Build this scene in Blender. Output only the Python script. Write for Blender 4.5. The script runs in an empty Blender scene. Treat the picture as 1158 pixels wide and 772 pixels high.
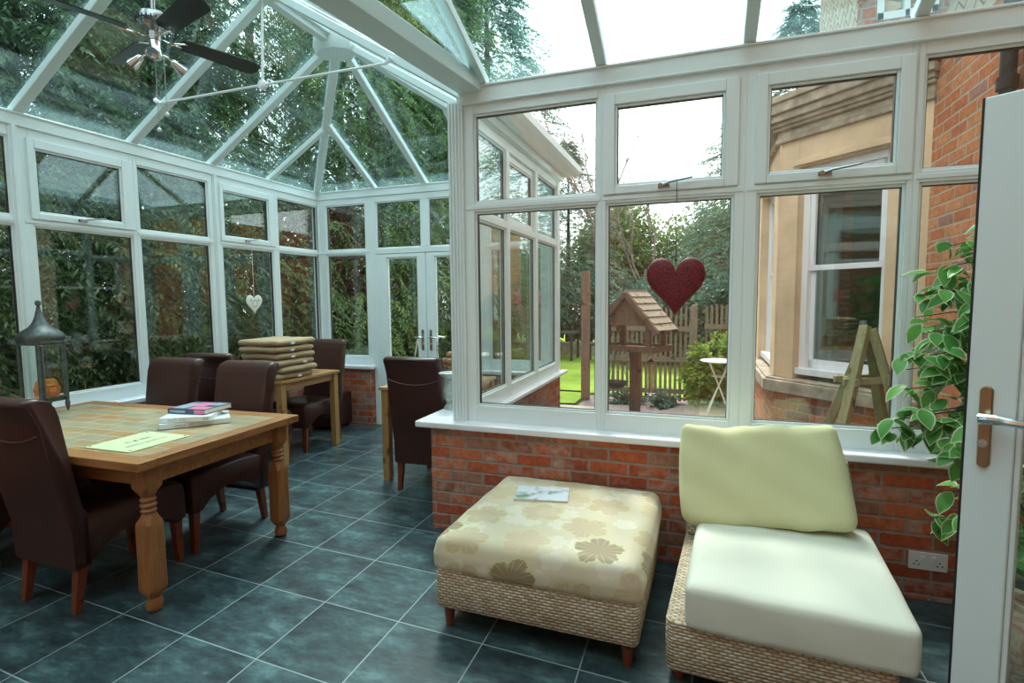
import bpy, math, random
import numpy as np
from mathutils import Vector, Matrix
rnd = random.Random(7)
PI = math.pi
SC = bpy.context.scene
COL = SC.collection

# ------------------------------------------------------------------ materials
def new_mat(name):
    m = bpy.data.materials.new(name); m.use_nodes = True
    nt = m.node_tree; nt.nodes.clear()
    out = nt.nodes.new('ShaderNodeOutputMaterial')
    return m, nt, out
def N(nt, t, **kw):
    n = nt.nodes.new(t)
    for k, v in kw.items():
        if k in ('operation', 'blend_type', 'data_type', 'feature', 'voronoi_dimensions', 'noise_dimensions', 'wave_type', 'bands_direction', 'offset', 'squash', 'offset_frequency', 'interpolation', 'distribution', 'gradient_type'):
            setattr(n, k, v)
        else:
            n.inputs[k].default_value = v
    return n
def L(nt, a, b): nt.links.new(a, b)
def ramp(nt, fac, stops, interp='LINEAR'):
    r = nt.nodes.new('ShaderNodeValToRGB'); r.color_ramp.interpolation = interp
    el = r.color_ramp.elements
    while len(el) < len(stops): el.new(0.5)
    for e, (p, c) in zip(el, stops):
        e.position = p; e.color = (c[0], c[1], c[2], 1)
    L(nt, fac, r.inputs[0]); return r.outputs[0]
def mix(nt, fac, a, b, mode='MIX'):
    n = nt.nodes.new('ShaderNodeMix'); n.data_type = 'RGBA'; n.blend_type = mode
    for s, v in ((0, fac), (6, a), (7, b)):
        if hasattr(v, 'links') or isinstance(v, bpy.types.NodeSocket): L(nt, v, n.inputs[s])
        elif s == 0: n.inputs[0].default_value = v
        else: n.inputs[s].default_value = (v[0], v[1], v[2], 1)
    return n.outputs[2]
def math_(nt, op, a, b=None, c=None):
    n = nt.nodes.new('ShaderNodeMath'); n.operation = op
    for i, v in enumerate((a, b, c)):
        if v is None: continue
        if isinstance(v, bpy.types.NodeSocket): L(nt, v, n.inputs[i])
        else: n.inputs[i].default_value = v
    return n.outputs[0]
def principled(nt, out, color, rough=.5, metal=0, bump=None, bstr=.3, bdist=.01, spec=.5, coat=0, sheen=0, trans=0, sss=0):
    p = nt.nodes.new('ShaderNodeBsdfPrincipled')
    if isinstance(color, bpy.types.NodeSocket): L(nt, color, p.inputs['Base Color'])
    else: p.inputs['Base Color'].default_value = (*color, 1)
    if isinstance(rough, bpy.types.NodeSocket): L(nt, rough, p.inputs['Roughness'])
    else: p.inputs['Roughness'].default_value = rough
    p.inputs['Metallic'].default_value = metal
    p.inputs['Specular IOR Level'].default_value = spec
    p.inputs['Coat Weight'].default_value = coat
    p.inputs['Coat Roughness'].default_value = .15
    p.inputs['Sheen Weight'].default_value = sheen
    if bump is not None:
        b = nt.nodes.new('ShaderNodeBump'); b.inputs['Strength'].default_value = bstr; b.inputs['Distance'].default_value = bdist
        L(nt, bump, b.inputs['Height']); L(nt, b.outputs[0], p.inputs['Normal'])
    L(nt, p.outputs[0], out.inputs[0]); return p
def geo_xyz(nt, obj=False):
    if obj:
        g = nt.nodes.new('ShaderNodeTexCoord'); src = g.outputs['Object']
    else:
        g = nt.nodes.new('ShaderNodeNewGeometry'); src = g.outputs['Position']
    s = nt.nodes.new('ShaderNodeSeparateXYZ'); L(nt, src, s.inputs[0])
    return src, s.outputs[0], s.outputs[1], s.outputs[2]
def comb(nt, x, y, z=0):
    c = nt.nodes.new('ShaderNodeCombineXYZ')
    for i, v in enumerate((x, y, z)):
        if isinstance(v, bpy.types.NodeSocket): L(nt, v, c.inputs[i])
        else: c.inputs[i].default_value = v
    return c.outputs[0]
def noise(nt, vec, scale, detail=4, rough=.55, dist=0):
    n = nt.nodes.new('ShaderNodeTexNoise')
    n.inputs['Scale'].default_value = scale; n.inputs['Detail'].default_value = detail
    n.inputs['Roughness'].default_value = rough; n.inputs['Distortion'].default_value = dist
    if vec is not None: L(nt, vec, n.inputs['Vector'])
    return n.outputs[0]
def vscale(nt, vec, s):
    m = nt.nodes.new('ShaderNodeVectorMath'); m.operation = 'MULTIPLY'
    L(nt, vec, m.inputs[0]); m.inputs[1].default_value = s; return m.outputs[0]

def plain(name, c, rough=.5, metal=0, var=0, scale=8, spec=.5, coat=0, bump=0, sheen=0, bdist=.01):
    m, nt, out = new_mat(name)
    tc, x, y, z = geo_xyz(nt, True)
    n = noise(nt, tc, scale)
    col = ramp(nt, n, [(.3, [v * (1 - var) for v in c]), (.7, [min(1, v * (1 + var)) for v in c])]) if var else c
    principled(nt, out, col, rough, metal, n if bump else None, bump, bdist, spec, coat, sheen)
    return m
def wood(name, c1, c2, axis=0, scale=1., rough=.45, coat=.1):
    m, nt, out = new_mat(name)
    tc, x, y, z = geo_xyz(nt, True)
    s = [14 * scale] * 3; s[axis] = 1.2 * scale
    v = vscale(nt, tc, s)
    n = noise(nt, v, 1.6, 5, .6, 1.5)
    n2 = noise(nt, vscale(nt, tc, [q * 6 for q in s]), 1.5, 2)
    col = ramp(nt, n, [(.25, c1), (.5, [(a + b) / 2 for a, b in zip(c1, c2)]), (.75, c2)])
    kn = noise(nt, tc, 7 * scale, 1)
    dark = ramp(nt, kn, [(.66, (1, 1, 1)), (.74, (.45, .33, .25))])
    col = mix(nt, 1., col, dark, 'MULTIPLY')
    grain = ramp(nt, n2, [(.3, (.86, .84, .82)), (.6, (1, 1, 1))])
    col = mix(nt, 1., col, grain, 'MULTIPLY')
    principled(nt, out, col, rough, 0, n2, .12, .004, .4, coat)
    return m
def brick(name, mode, palette, mortar=(.42, .36, .30), patch=0., scale=(.225, .075), rough=.85, joint=.010, phase=(0, 0)):
    m, nt, out = new_mat(name)
    src, x, y, z = geo_xyz(nt)
    if mode == 'x': h = x
    elif mode == 'y': h = y
    else: h = math_(nt, 'MULTIPLY', math_(nt, 'SUBTRACT', x, y), .7071)
    if mode == 'box':
        # corner blocks: choose the running direction from the surface normal
        g = nt.nodes.new('ShaderNodeNewGeometry'); sp = nt.nodes.new('ShaderNodeSeparateXYZ'); L(nt, g.outputs['True Normal'], sp.inputs[0])
        ax = math_(nt, 'ABSOLUTE', sp.outputs[0]); k = math_(nt, 'GREATER_THAN', ax, .7)
        h = math_(nt, 'ADD', math_(nt, 'MULTIPLY', y, k), math_(nt, 'MULTIPLY', x, math_(nt, 'SUBTRACT', 1, k)))
    bw, bh = scale
    row = math_(nt, 'FLOOR', math_(nt, 'DIVIDE', math_(nt, 'ADD', z, phase[1]), bh))
    par = math_(nt, 'MODULO', math_(nt, 'ADD', row, 100), 2)
    u = math_(nt, 'ADD', math_(nt, 'DIVIDE', math_(nt, 'ADD', h, phase[0]), bw), math_(nt, 'MULTIPLY', par, .5))
    vv = math_(nt, 'DIVIDE', math_(nt, 'ADD', z, phase[1]), bh)
    col_i = math_(nt, 'FLOOR', u)
    fu = math_(nt, 'FRACT', u); fv = math_(nt, 'FRACT', vv)
    wn = nt.nodes.new('ShaderNodeTexNoise')
    wob = math_(nt, 'MULTIPLY', math_(nt, 'SUBTRACT', noise(nt, src, 22, 2), .5), .016)
    def edge(f, size):
        d = math_(nt, 'MINIMUM', f, math_(nt, 'SUBTRACT', 1, f))
        return math_(nt, 'SUBTRACT', math_(nt, 'MULTIPLY', d, size), math_(nt, 'ADD', wob, joint * .5))
    e = math_(nt, 'MINIMUM', edge(fu, bw), edge(fv, bh))
    mask = nt.nodes.new('ShaderNodeMapRange'); mask.inputs['From Min'].default_value = 0; mask.inputs['From Max'].default_value = .004
    L(nt, e, mask.inputs['Value'])
    w = nt.nodes.new('ShaderNodeTexWhiteNoise'); w.noise_dimensions = '2D'; L(nt, comb(nt, col_i, row), w.inputs['Vector'])
    w2 = nt.nodes.new('ShaderNodeTexWhiteNoise'); w2.noise_dimensions = '2D'; L(nt, comb(nt, math_(nt, 'ADD', col_i, 31.7), row), w2.inputs['Vector'])
    n = len(palette)
    bc = ramp(nt, w.outputs[0], [(i / n, c) for i, c in enumerate(palette)], 'CONSTANT')
    nz = noise(nt, src, 30, 4)
    bc = mix(nt, 1., bc, ramp(nt, nz, [(.3, (.72, .70, .68)), (.7, (1.15, 1.12, 1.1))]), 'MULTIPLY')
    if patch:
        pn = noise(nt, src, 13, 5, .7)
        # plaster bloom only on some bricks
        sel = math_(nt, 'MULTIPLY', math_(nt, 'GREATER_THAN', w2.outputs[0], .55), .16)
        pm = nt.nodes.new('ShaderNodeMapRange'); pm.inputs['From Min'].default_value = .60 - patch * .1; pm.inputs['From Max'].default_value = .86 - patch * .1
        L(nt, math_(nt, 'ADD', pn, sel), pm.inputs['Value'])
        bc = mix(nt, math_(nt, 'MULTIPLY', pm.outputs[0], .75), bc, (.50, .46, .40))
    mc = mix(nt, nz, [v * .8 for v in mortar], [min(1, v * 1.2) for v in mortar])
    col = mix(nt, mask.outputs[0], mc, bc)
    hgt = math_(nt, 'ADD', mask.outputs[0], math_(nt, 'MULTIPLY', nz, .5))
    principled(nt, out, col, rough, 0, hgt, .6, .006, .25)
    return m
def glass(name, tint=(.93, .98, .97), f0=.06, streak=0.):
    m, nt, out = new_mat(name)
    lw = nt.nodes.new('ShaderNodeLayerWeight'); lw.inputs[0].default_value = .5
    f = math_(nt, 'POWER', lw.outputs['Facing'], 4.5)
    f = math_(nt, 'MULTIPLY_ADD', f, 1 - f0, f0)
    t = nt.nodes.new('ShaderNodeBsdfTransparent'); t.inputs[0].default_value = (*tint, 1)
    g = nt.nodes.new('ShaderNodeBsdfGlossy'); g.inputs['Roughness'].default_value = .01; g.inputs[0].default_value = (.95, 1, 1, 1)
    a = nt.nodes.new('ShaderNodeMixShader'); L(nt, f, a.inputs[0]); L(nt, t.outputs[0], a.inputs[1]); L(nt, g.outputs[0], a.inputs[2])
    last = a.outputs[0]
    if streak:   # rain dirt lying on the roof glass
        src, x, y, z = geo_xyz(nt)
        n = noise(nt, vscale(nt, src, (3.5, .5, 3.5)), 1.2, 3, .5)
        fac = nt.nodes.new('ShaderNodeMapRange'); fac.inputs['From Min'].default_value = .45; fac.inputs['From Max'].default_value = .8; fac.inputs['To Max'].default_value = streak
        L(nt, n, fac.inputs['Value'])
        d = nt.nodes.new('ShaderNodeBsdfTranslucent'); d.inputs[0].default_value = (.55, .75, .80, 1)
        b = nt.nodes.new('ShaderNodeMixShader'); L(nt, fac.outputs[0], b.inputs[0]); L(nt, last, b.inputs[1]); L(nt, d.outputs[0], b.inputs[2])
        last = b.outputs[0]
    L(nt, last, out.inputs[0]); return m

M = {}
M['pvc'] = plain('white_pvc', (.80, .90, .91), .28)
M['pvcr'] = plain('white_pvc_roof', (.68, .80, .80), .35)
M['sill'] = plain('sill_board', (.86, .88, .93), .22, var=.02)
M['seal'] = plain('black_seal', (.02, .02, .022), .5)
M['glass'] = glass('window_glass', (.94, .975, .965), .055)
M['glassr'] = glass('roof_glass', (.80, .93, .95), .045, .015)
M['glassd'] = glass('house_glass', (.80, .86, .84), .14)
RED = [(.50, .12, .055), (.56, .16, .07), (.42, .10, .055), (.60, .19, .09), (.36, .13, .08), (.52, .14, .065)]
RED2 = RED + [(.36, .24, .18), (.32, .12, .08)]
for k in ('x', 'y'): M['brick_' + k] = brick('inner_brick_' + k, k, RED2, (.30, .26, .21), .9, phase=(.05, .05))
M['brick_box'] = brick('inner_brick_pier', 'box', RED + [(.40, .20, .14)], (.34, .28, .24), .04, phase=(.04, .05))
ORG = [(.62, .22, .10), (.66, .27, .13), (.55, .18, .09), (.60, .24, .13), (.40, .22, .19), (.68, .30, .15), (.58, .20, .10)]
M['brick_h'] = brick('house_brick', 'y', ORG, (.52, .38, .28), .0, phase=(0, .02))
M['brick_hd'] = brick('house_brick_canted', 'd', ORG, (.52, .38, .28), .0, phase=(0, .02))
M['stone'] = plain('sandstone', (.72, .53, .35), .85, var=.16, scale=3, bump=.3)
M['stone_old'] = plain('weathered_sandstone', (.42, .35, .27), .9, var=.35, scale=9, bump=.5)
M['house_white'] = plain('white_painted_wood', (.86, .87, .90), .4)
M['pine'] = wood('pine_x', (.24, .095, .028), (.46, .215, .075), 0)
M['pine_y'] = wood('pine_y', (.24, .095, .028), (.46, .215, .075), 1)
M['pine_z'] = wood('pine_z', (.24, .095, .028), (.42, .19, .066), 2)
M['oak_y'] = wood('oak_y', (.38, .20, .07), (.52, .31, .13), 1, 1.2)
M['oak_z'] = wood('oak_z', (.36, .19, .065), (.50, .30, .12), 2, 1.2)
M['mahog'] = wood('mahogany', (.13, .030, .013), (.24, .060, .024), 2, 1.5, .3, .3)
M['oldwood'] = wood('mossy_wood', (.22, .21, .11), (.38, .35, .20), 2, 1.5, .9, 0)
M['fencewood'] = wood('fence_wood', (.15, .125, .09), (.27, .23, .17), 2, 1.5, .9, 0)
M['birdwood'] = wood('bird_table_wood', (.15, .085, .065), (.28, .175, .125), 2, 1.5, .85, 0)
M['slat'] = wood('shingle_wood', (.32, .25, .19), (.50, .41, .32), 0, 1.5, .85, 0)
M['chrome'] = plain('chrome', (.80, .80, .80), .10, 1)
M['steel'] = plain('brushed_steel', (.40, .41, .41), .25, 1)
M['brass'] = plain('aged_brass', (.50, .33, .20), .3, 1)
M['fanblade'] = plain('black_fan_blade', (.012, .016, .015), .35)
M['white'] = plain('white_plastic', (.82, .86, .88), .3)
M['stringw'] = plain('white_cord', (.8, .8, .75), .7)
M['stringd'] = plain('dark_cord', (.03, .04, .04), .7)
M['cord'] = plain('cushion_canvas', (.42, .30, .165), .9, var=.06, scale=30, sheen=.2)
M['label'] = plain('white_label', (.85, .85, .85), .7)
M['cream'] = plain('cream_cotton', (.72, .76, .60), .75, var=.025, scale=3, sheen=.25, bump=.05)
M['cream2'] = plain('pale_green_cotton', (.73, .77, .66), .7, var=.03, scale=3, sheen=.25, bump=.05)
M['creamb'] = plain('cream_back_cotton', (.66, .67, .38), .75, var=.03, scale=3, sheen=.2, bump=.05)
M['brick_back'] = brick('house_brick_back', 'x', [(.62, .22, .10), (.66, .27, .13), (.55, .18, .09), (.60, .24, .13), (.40, .22, .19)], (.52, .38, .28), .0)
M['plaster'] = plain('cream_plaster', (.62, .60, .54), .8, var=.04)
M['terra'] = plain('terracotta', (.62, .25, .09), .8, var=.1, scale=20, bump=.1)
M['pewter'] = plain('weathered_pewter', (.11, .13, .125), .45, .55, var=.3, scale=25, bump=.15)
M['candle'] = plain('orange_wax', (.85, .26, .06), .45, var=.12, scale=30)
M['paper'] = plain('page_edges', (.80, .76, .66), .9, var=.05, scale=60)
M['bookw'] = plain('white_cover', (.80, .86, .90), .3)
M['pinkb'] = plain('pink_print', (.72, .22, .36), .35)
M['navy'] = plain('navy_print', (.05, .07, .14), .35)
M['gold'] = plain('gold_lettering', (.52, .38, .10), .4)
M['grey'] = plain('grey_print', (.30, .36, .42), .4)
M['green'] = plain('board_green', (.60, .66, .38), .45, var=.05, scale=14)
M['ink'] = plain('dark_print', (.05, .09, .05), .6)
M['ridge'] = plain('grey_tile', (.2, .2, .2), .8)
M['urn'] = plain('crackled_stoneware', (.36, .41, .37), .55, var=.3, scale=28, bump=.25)
M['wire'] = plain('dark_wire', (.06, .06, .06), .4, .8)
M['nut'] = plain('brown_shell', (.30, .15, .08), .6, var=.25, scale=30)
M['teal'] = plain('teal_print', (.10, .42, .38), .4)
M['ironw'] = plain('white_iron', (.78, .80, .78), .5)
M['trunk'] = plain('bark', (.08, .06, .045), .95, var=.3, scale=15, bump=.5)
M['bare'] = plain('bare_twig', (.26, .20, .17), .95, var=.2)
M['lead'] = plain('lead_flashing', (.20, .25, .30), .6, var=.2, scale=5)
M['pipe'] = plain('black_downpipe', (.025, .025, .03), .4)
M['sofa'] = plain('dark_red_cloth', (.22, .025, .035), .9)
M['roomd'] = plain('house_room_paint', (.20, .23, .20), .9)
M['curtain'] = plain('pale_curtain', (.50, .54, .48), .9)
M['metalg'] = plain('garden_metal', (.04, .045, .05), .5)
M['rubber'] = plain('rubber', (.03, .03, .03), .7)
M['petal'] = plain('pink_petal', (.80, .25, .32), .6)
M['clearplastic'] = glass('clear_tube', (.75, .78, .76), .45)

def leather():
    m, nt, out = new_mat('brown_leather')
    tc, x, y, z = geo_xyz(nt, True)
    n = noise(nt, tc, 180, 2); n1 = noise(nt, tc, 2.5, 3)
    c = ramp(nt, n1, [(.3, (.042, .016, .013)), (.7, (.068, .026, .021))])
    principled(nt, out, c, .36, 0, n, .12, .001, .35)
    return m
M['leather'] = leather()
M['seam'] = plain('leather_piping', (.10, .050, .045), .4)
def heart_red():
    m, nt, out = new_mat('red_woven_heart')
    tc, x, y, z = geo_xyz(nt, True)
    v = nt.nodes.new('ShaderNodeTexVoronoi'); v.inputs['Scale'].default_value = 130; L(nt, tc, v.inputs['Vector'])
    c = ramp(nt, v.outputs['Distance'], [(0, (.30, .02, .03)), (.5, (.16, .006, .014)), (.8, (.06, .003, .006))])
    principled(nt, out, c, .55, 0, v.outputs['Distance'], .5, .004)
    return m
M['heart'] = heart_red()

def floor_mat():
    m, nt, out = new_mat('slate_floor_tiles')
    src, x, y, z = geo_xyz(nt)
    def grid(dx, dy):
        u = math_(nt, 'DIVIDE', math_(nt, 'ADD', math_(nt, 'ADD', x, 2.6 + dx), math_(nt, 'MULTIPLY', math_(nt, 'SUBTRACT', y, 1.7), .011)), .433)
        v = math_(nt, 'DIVIDE', math_(nt, 'ADD', math_(nt, 'SUBTRACT', y, 1.703 + dy), math_(nt, 'MULTIPLY', math_(nt, 'ADD', x, 2.6), .058)), .445)
        return u, v
    u, v = grid(0, 0)
    fu, fv = math_(nt, 'FRACT', math_(nt, 'ADD', u, 50)), math_(nt, 'FRACT', math_(nt, 'ADD', v, 50))
    d = math_(nt, 'MINIMUM', math_(nt, 'MINIMUM', fu, math_(nt, 'SUBTRACT', 1, fu)), math_(nt, 'MINIMUM', fv, math_(nt, 'SUBTRACT', 1, fv)))
    mk = nt.nodes.new('ShaderNodeMapRange'); mk.inputs['From Min'].default_value = .005; mk.inputs['From Max'].default_value = .008; L(nt, d, mk.inputs['Value'])
    w = nt.nodes.new('ShaderNodeTexWhiteNoise'); w.noise_dimensions = '2D'
    L(nt, comb(nt, math_(nt, 'FLOOR', u), math_(nt, 'FLOOR', v)), w.inputs['Vector'])
    off = nt.nodes.new('ShaderNodeVectorMath'); off.operation = 'MULTIPLY_ADD'
    L(nt, comb(nt, math_(nt, 'FLOOR', u), math_(nt, 'FLOOR', v)), off.inputs[0]); off.inputs[1].default_value = (1.37, 2.11, 0); L(nt, src, off.inputs[2])
    ov = vscale(nt, off.outputs[0], (.75, 1.6, 1)); n1 = noise(nt, ov, 4.6, 7, .68, 0); n2 = noise(nt, ov, 20, 4, .65, 0)
    s = math_(nt, 'ADD', math_(nt, 'MULTIPLY', n1, .72), math_(nt, 'MULTIPLY', n2, .28))
    c = ramp(nt, s, [(.36, (.018, .024, .028)), (.45, (.030, .048, .056)), (.54, (.050, .092, .100)), (.63, (.105, .185, .19))])
    br = ramp(nt, w.outputs[0], [(0, (.85, .85, .85)), (1, (1.1, 1.1, 1.1))])
    c = mix(nt, 1., c, br, 'MULTIPLY')
    c = mix(nt, mk.outputs[0], (.27, .33, .34), c)
    h = mk.outputs[0]
    principled(nt, out, c, .33, 0, h, .2, .002, .5)
    return m
M['floor'] = floor_mat()

def wicker(name='seagrass_weave', s=1.25):
    m, nt, out = new_mat(name)
    tc, x, y, z = geo_xyz(nt, True)
    g = nt.nodes.new('ShaderNodeNewGeometry')
    # running coordinate along the strand, height across strands
    tn = nt.nodes.new('ShaderNodeVectorTransform'); tn.vector_type = 'NORMAL'; tn.convert_from = 'WORLD'; tn.convert_to = 'OBJECT'; L(nt, g.outputs['True Normal'], tn.inputs[0])
    sp = nt.nodes.new('ShaderNodeSeparateXYZ'); L(nt, tn.outputs[0], sp.inputs[0])
    k = math_(nt, 'GREATER_THAN', math_(nt, 'ABSOLUTE', sp.outputs[0]), .7)
    h = math_(nt, 'ADD', math_(nt, 'MULTIPLY', y, k), math_(nt, 'MULTIPLY', x, math_(nt, 'SUBTRACT', 1, k)))
    kz = math_(nt, 'GREATER_THAN', math_(nt, 'ABSOLUTE', sp.outputs[2]), .8)
    zz = math_(nt, 'ADD', math_(nt, 'MULTIPLY', z, math_(nt, 'SUBTRACT', 1, kz)), math_(nt, 'MULTIPLY', y, kz))
    v = math_(nt, 'DIVIDE', zz, .0105 * s); row = math_(nt, 'FLOOR', v)
    par = math_(nt, 'MODULO', math_(nt, 'ADD', row, 400), 2)
    wob = math_(nt, 'MULTIPLY', noise(nt, tc, 30, 2), .35)
    u = math_(nt, 'ADD', math_(nt, 'ADD', math_(nt, 'DIVIDE', h, .026 * s), math_(nt, 'MULTIPLY', par, .5)), wob)
    su = math_(nt, 'ABSOLUTE', math_(nt, 'SINE', math_(nt, 'MULTIPLY', u, PI)))
    sv = math_(nt, 'ABSOLUTE', math_(nt, 'SINE', math_(nt, 'MULTIPLY', v, PI)))
    hh = math_(nt, 'MULTIPLY', math_(nt, 'POWER', su, .5), math_(nt, 'POWER', sv, .6))
    w = nt.nodes.new('ShaderNodeTexWhiteNoise'); w.noise_dimensions = '2D'; L(nt, comb(nt, math_(nt, 'FLOOR', u), row), w.inputs['Vector'])
    base = ramp(nt, w.outputs[0], [(0, (.60, .47, .31)), (.35, (.74, .64, .47)), (.7, (.84, .77, .62)), (1, (.88, .83, .70))])
    base = mix(nt, math_(nt, 'MULTIPLY', noise(nt, tc, 5, 2), .25), base, (.45, .30, .18))
    c = mix(nt, math_(nt, 'POWER', hh, .75), (.22, .155, .085), base)
    principled(nt, out, c, .75, 0, hh, .9, .006, .25)
    return m
M['wicker'] = wicker()

def floral():
    m, nt, out = new_mat('floral_damask')
    tc, x, y, z = geo_xyz(nt, True)
    px = math_(nt, 'SUBTRACT', x, math_(nt, 'MULTIPLY', z, .35)); py = math_(nt, 'ADD', y, math_(nt, 'MULTIPLY', z, 1.0))
    P = comb(nt, px, py, 0)
    def flowers(P, scale, rad, seed):
        off = nt.nodes.new('ShaderNodeVectorMath'); off.operation = 'ADD'; L(nt, P, off.inputs[0]); off.inputs[1].default_value = (seed, seed * .7, 0)
        v = nt.nodes.new('ShaderNodeTexVoronoi'); v.voronoi_dimensions = '2D'; v.inputs['Scale'].default_value = scale; v.inputs['Randomness'].default_value = .55
        L(nt, off.outputs[0], v.inputs['Vector'])
        d = nt.nodes.new('ShaderNodeVectorMath'); d.operation = 'SUBTRACT'; L(nt, off.outputs[0], d.inputs[0]); L(nt, v.outputs['Position'], d.inputs[1])
        sp = nt.nodes.new('ShaderNodeSeparateXYZ'); L(nt, d.outputs[0], sp.inputs[0])
        an = math_(nt, 'ARCTAN2', sp.outputs[1], sp.outputs[0])
        ln = nt.nodes.new('ShaderNodeVectorMath'); ln.operation = 'LENGTH'; L(nt, d.outputs[0], ln.inputs[0])
        sc = nt.nodes.new('ShaderNodeSeparateColor'); L(nt, v.outputs['Color'], sc.inputs[0])
        pet = math_(nt, 'ABSOLUTE', math_(nt, 'COSINE', math_(nt, 'ADD', math_(nt, 'MULTIPLY', an, 2.5), math_(nt, 'MULTIPLY', sc.outputs[0], 6))))
        rr = math_(nt, 'MULTIPLY', math_(nt, 'ADD', .52, math_(nt, 'MULTIPLY', math_(nt, 'POWER', pet, .42), .48)), rad)
        rr = math_(nt, 'ADD', rr, math_(nt, 'MULTIPLY', math_(nt, 'SUBTRACT', noise(nt, P, 45, 3), .5), .045))
        t = math_(nt, 'SUBTRACT', rr, ln.outputs['Value'])
        vein = math_(nt, 'LESS_THAN', math_(nt, 'ABSOLUTE', math_(nt, 'SINE', math_(nt, 'ADD', math_(nt, 'MULTIPLY', an, 7.5), math_(nt, 'MULTIPLY', sc.outputs[0], 6)))), .16)
        return t, vein, sc
    base = mix(nt, noise(nt, vscale(nt, tc, (3, 3, 3)), 2, 3), (.62, .56, .38), (.70, .65, .48))
    t2, v2, s2 = flowers(P, 7.2, .060, 3.3)
    pale = math_(nt, 'MULTIPLY', math_(nt, 'GREATER_THAN', t2, 0), math_(nt, 'GREATER_THAN', s2.outputs[1], .35))
    c = mix(nt, math_(nt, 'MULTIPLY', pale, .55), base, (.80, .77, .64))
    t, vn, sc = flowers(P, 3.9, .112, .0)
    inside = math_(nt, 'GREATER_THAN', t, 0)
    fc = ramp(nt, sc.outputs[1], [(0, (.50, .37, .19)), (.4, (.62, .46, .28)), (.62, (.33, .26, .14)), (.82, (.58, .44, .26))], 'CONSTANT')
    fc = mix(nt, math_(nt, 'MULTIPLY', vn, .5), fc, (.74, .70, .46))
    edge = math_(nt, 'MULTIPLY', inside, math_(nt, 'LESS_THAN', t, .006))
    c = mix(nt, math_(nt, 'MULTIPLY', inside, ramp(nt, sc.outputs[1], [(0, (.55,) * 3), (.62, (.95,) * 3), (.82, (.6,) * 3)], 'CONSTANT')), c, fc)
    c = mix(nt, math_(nt, 'MULTIPLY', edge, .8), c, (.68, .70, .28))
    principled(nt, out, c, .5, 0, noise(nt, tc, 6, 3), .06, .02, .4, 0, .2)
    return m
M['floral'] = floral()

def table_tiles():
    m, nt, out = new_mat('inlaid_tile_top')
    tc, x, y, z = geo_xyz(nt, True)
    u = math_(nt, 'DIVIDE', x, .205); r = math_(nt, 'DIVIDE', y, .098); row = math_(nt, 'FLOOR', r)
    par = math_(nt, 'MODULO', math_(nt, 'ADD', row, 100), 2); u = math_(nt, 'ADD', u, math_(nt, 'MULTIPLY', par, .5))
    fu = math_(nt, 'FRACT', math_(nt, 'ADD', u, 40)); fv = math_(nt, 'FRACT', math_(nt, 'ADD', r, 40))
    d = math_(nt, 'MINIMUM', math_(nt, 'MULTIPLY', math_(nt, 'MINIMUM', fu, math_(nt, 'SUBTRACT', 1, fu)), .205), math_(nt, 'MULTIPLY', math_(nt, 'MINIMUM', fv, math_(nt, 'SUBTRACT', 1, fv)), .098))
    mk = math_(nt, 'GREATER_THAN', d, .0045)
    w = nt.nodes.new('ShaderNodeTexWhiteNoise'); w.noise_dimensions = '2D'; L(nt, comb(nt, math_(nt, 'FLOOR', u), row), w.inputs['Vector'])
    c = ramp(nt, w.outputs[0], [(0, (.40, .28, .14)), (.3, (.42, .23, .09)), (.5, (.34, .30, .19)), (.7, (.44, .32, .16)), (.85, (.31, .27, .17))])
    c = mix(nt, 1., c, ramp(nt, noise(nt, tc, 14, 4), [(.3, (.88, .88, .86)), (.7, (1.08, 1.06, 1.04))]), 'MULTIPLY')
    c = mix(nt, mk, (.44, .43, .36), c)
    principled(nt, out, c, .32, 0, mk, .3, .002, .5)
    return m
M['tiletop'] = table_tiles()
def scale_tiles():
    m, nt, out = new_mat('hung_clay_tiles')
    src, x, y, z = geo_xyz(nt)
    h = math_(nt, 'SUBTRACT', math_(nt, 'MULTIPLY', y, 1.), math_(nt, 'MULTIPLY', x, .4))
    r = math_(nt, 'DIVIDE', z, .10); row = math_(nt, 'FLOOR', r); par = math_(nt, 'MODULO', math_(nt, 'ADD', row, 100), 2)
    u = math_(nt, 'ADD', math_(nt, 'DIVIDE', h, .17), math_(nt, 'MULTIPLY', par, .5))
    fu = math_(nt, 'SUBTRACT', math_(nt, 'FRACT', math_(nt, 'ADD', u, 40)), .5); fv = math_(nt, 'FRACT', math_(nt, 'ADD', r, 40))
    d = math_(nt, 'SUBTRACT', fv, math_(nt, 'MULTIPLY', math_(nt, 'ABSOLUTE', fu), 1.6))
    e = math_(nt, 'GREATER_THAN', math_(nt, 'ABSOLUTE', d), .09)
    w = nt.nodes.new('ShaderNodeTexWhiteNoise'); w.noise_dimensions = '2D'; L(nt, comb(nt, math_(nt, 'FLOOR', u), row), w.inputs['Vector'])
    c = ramp(nt, w.outputs[0], [(0, (.60, .42, .30)), (.5, (.68, .52, .38)), (1, (.55, .45, .34))])
    c = mix(nt, e, (.25, .19, .15), c)
    principled(nt, out, c, .85, 0, d, .5, .02)
    return m
M['hung'] = scale_tiles()
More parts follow.
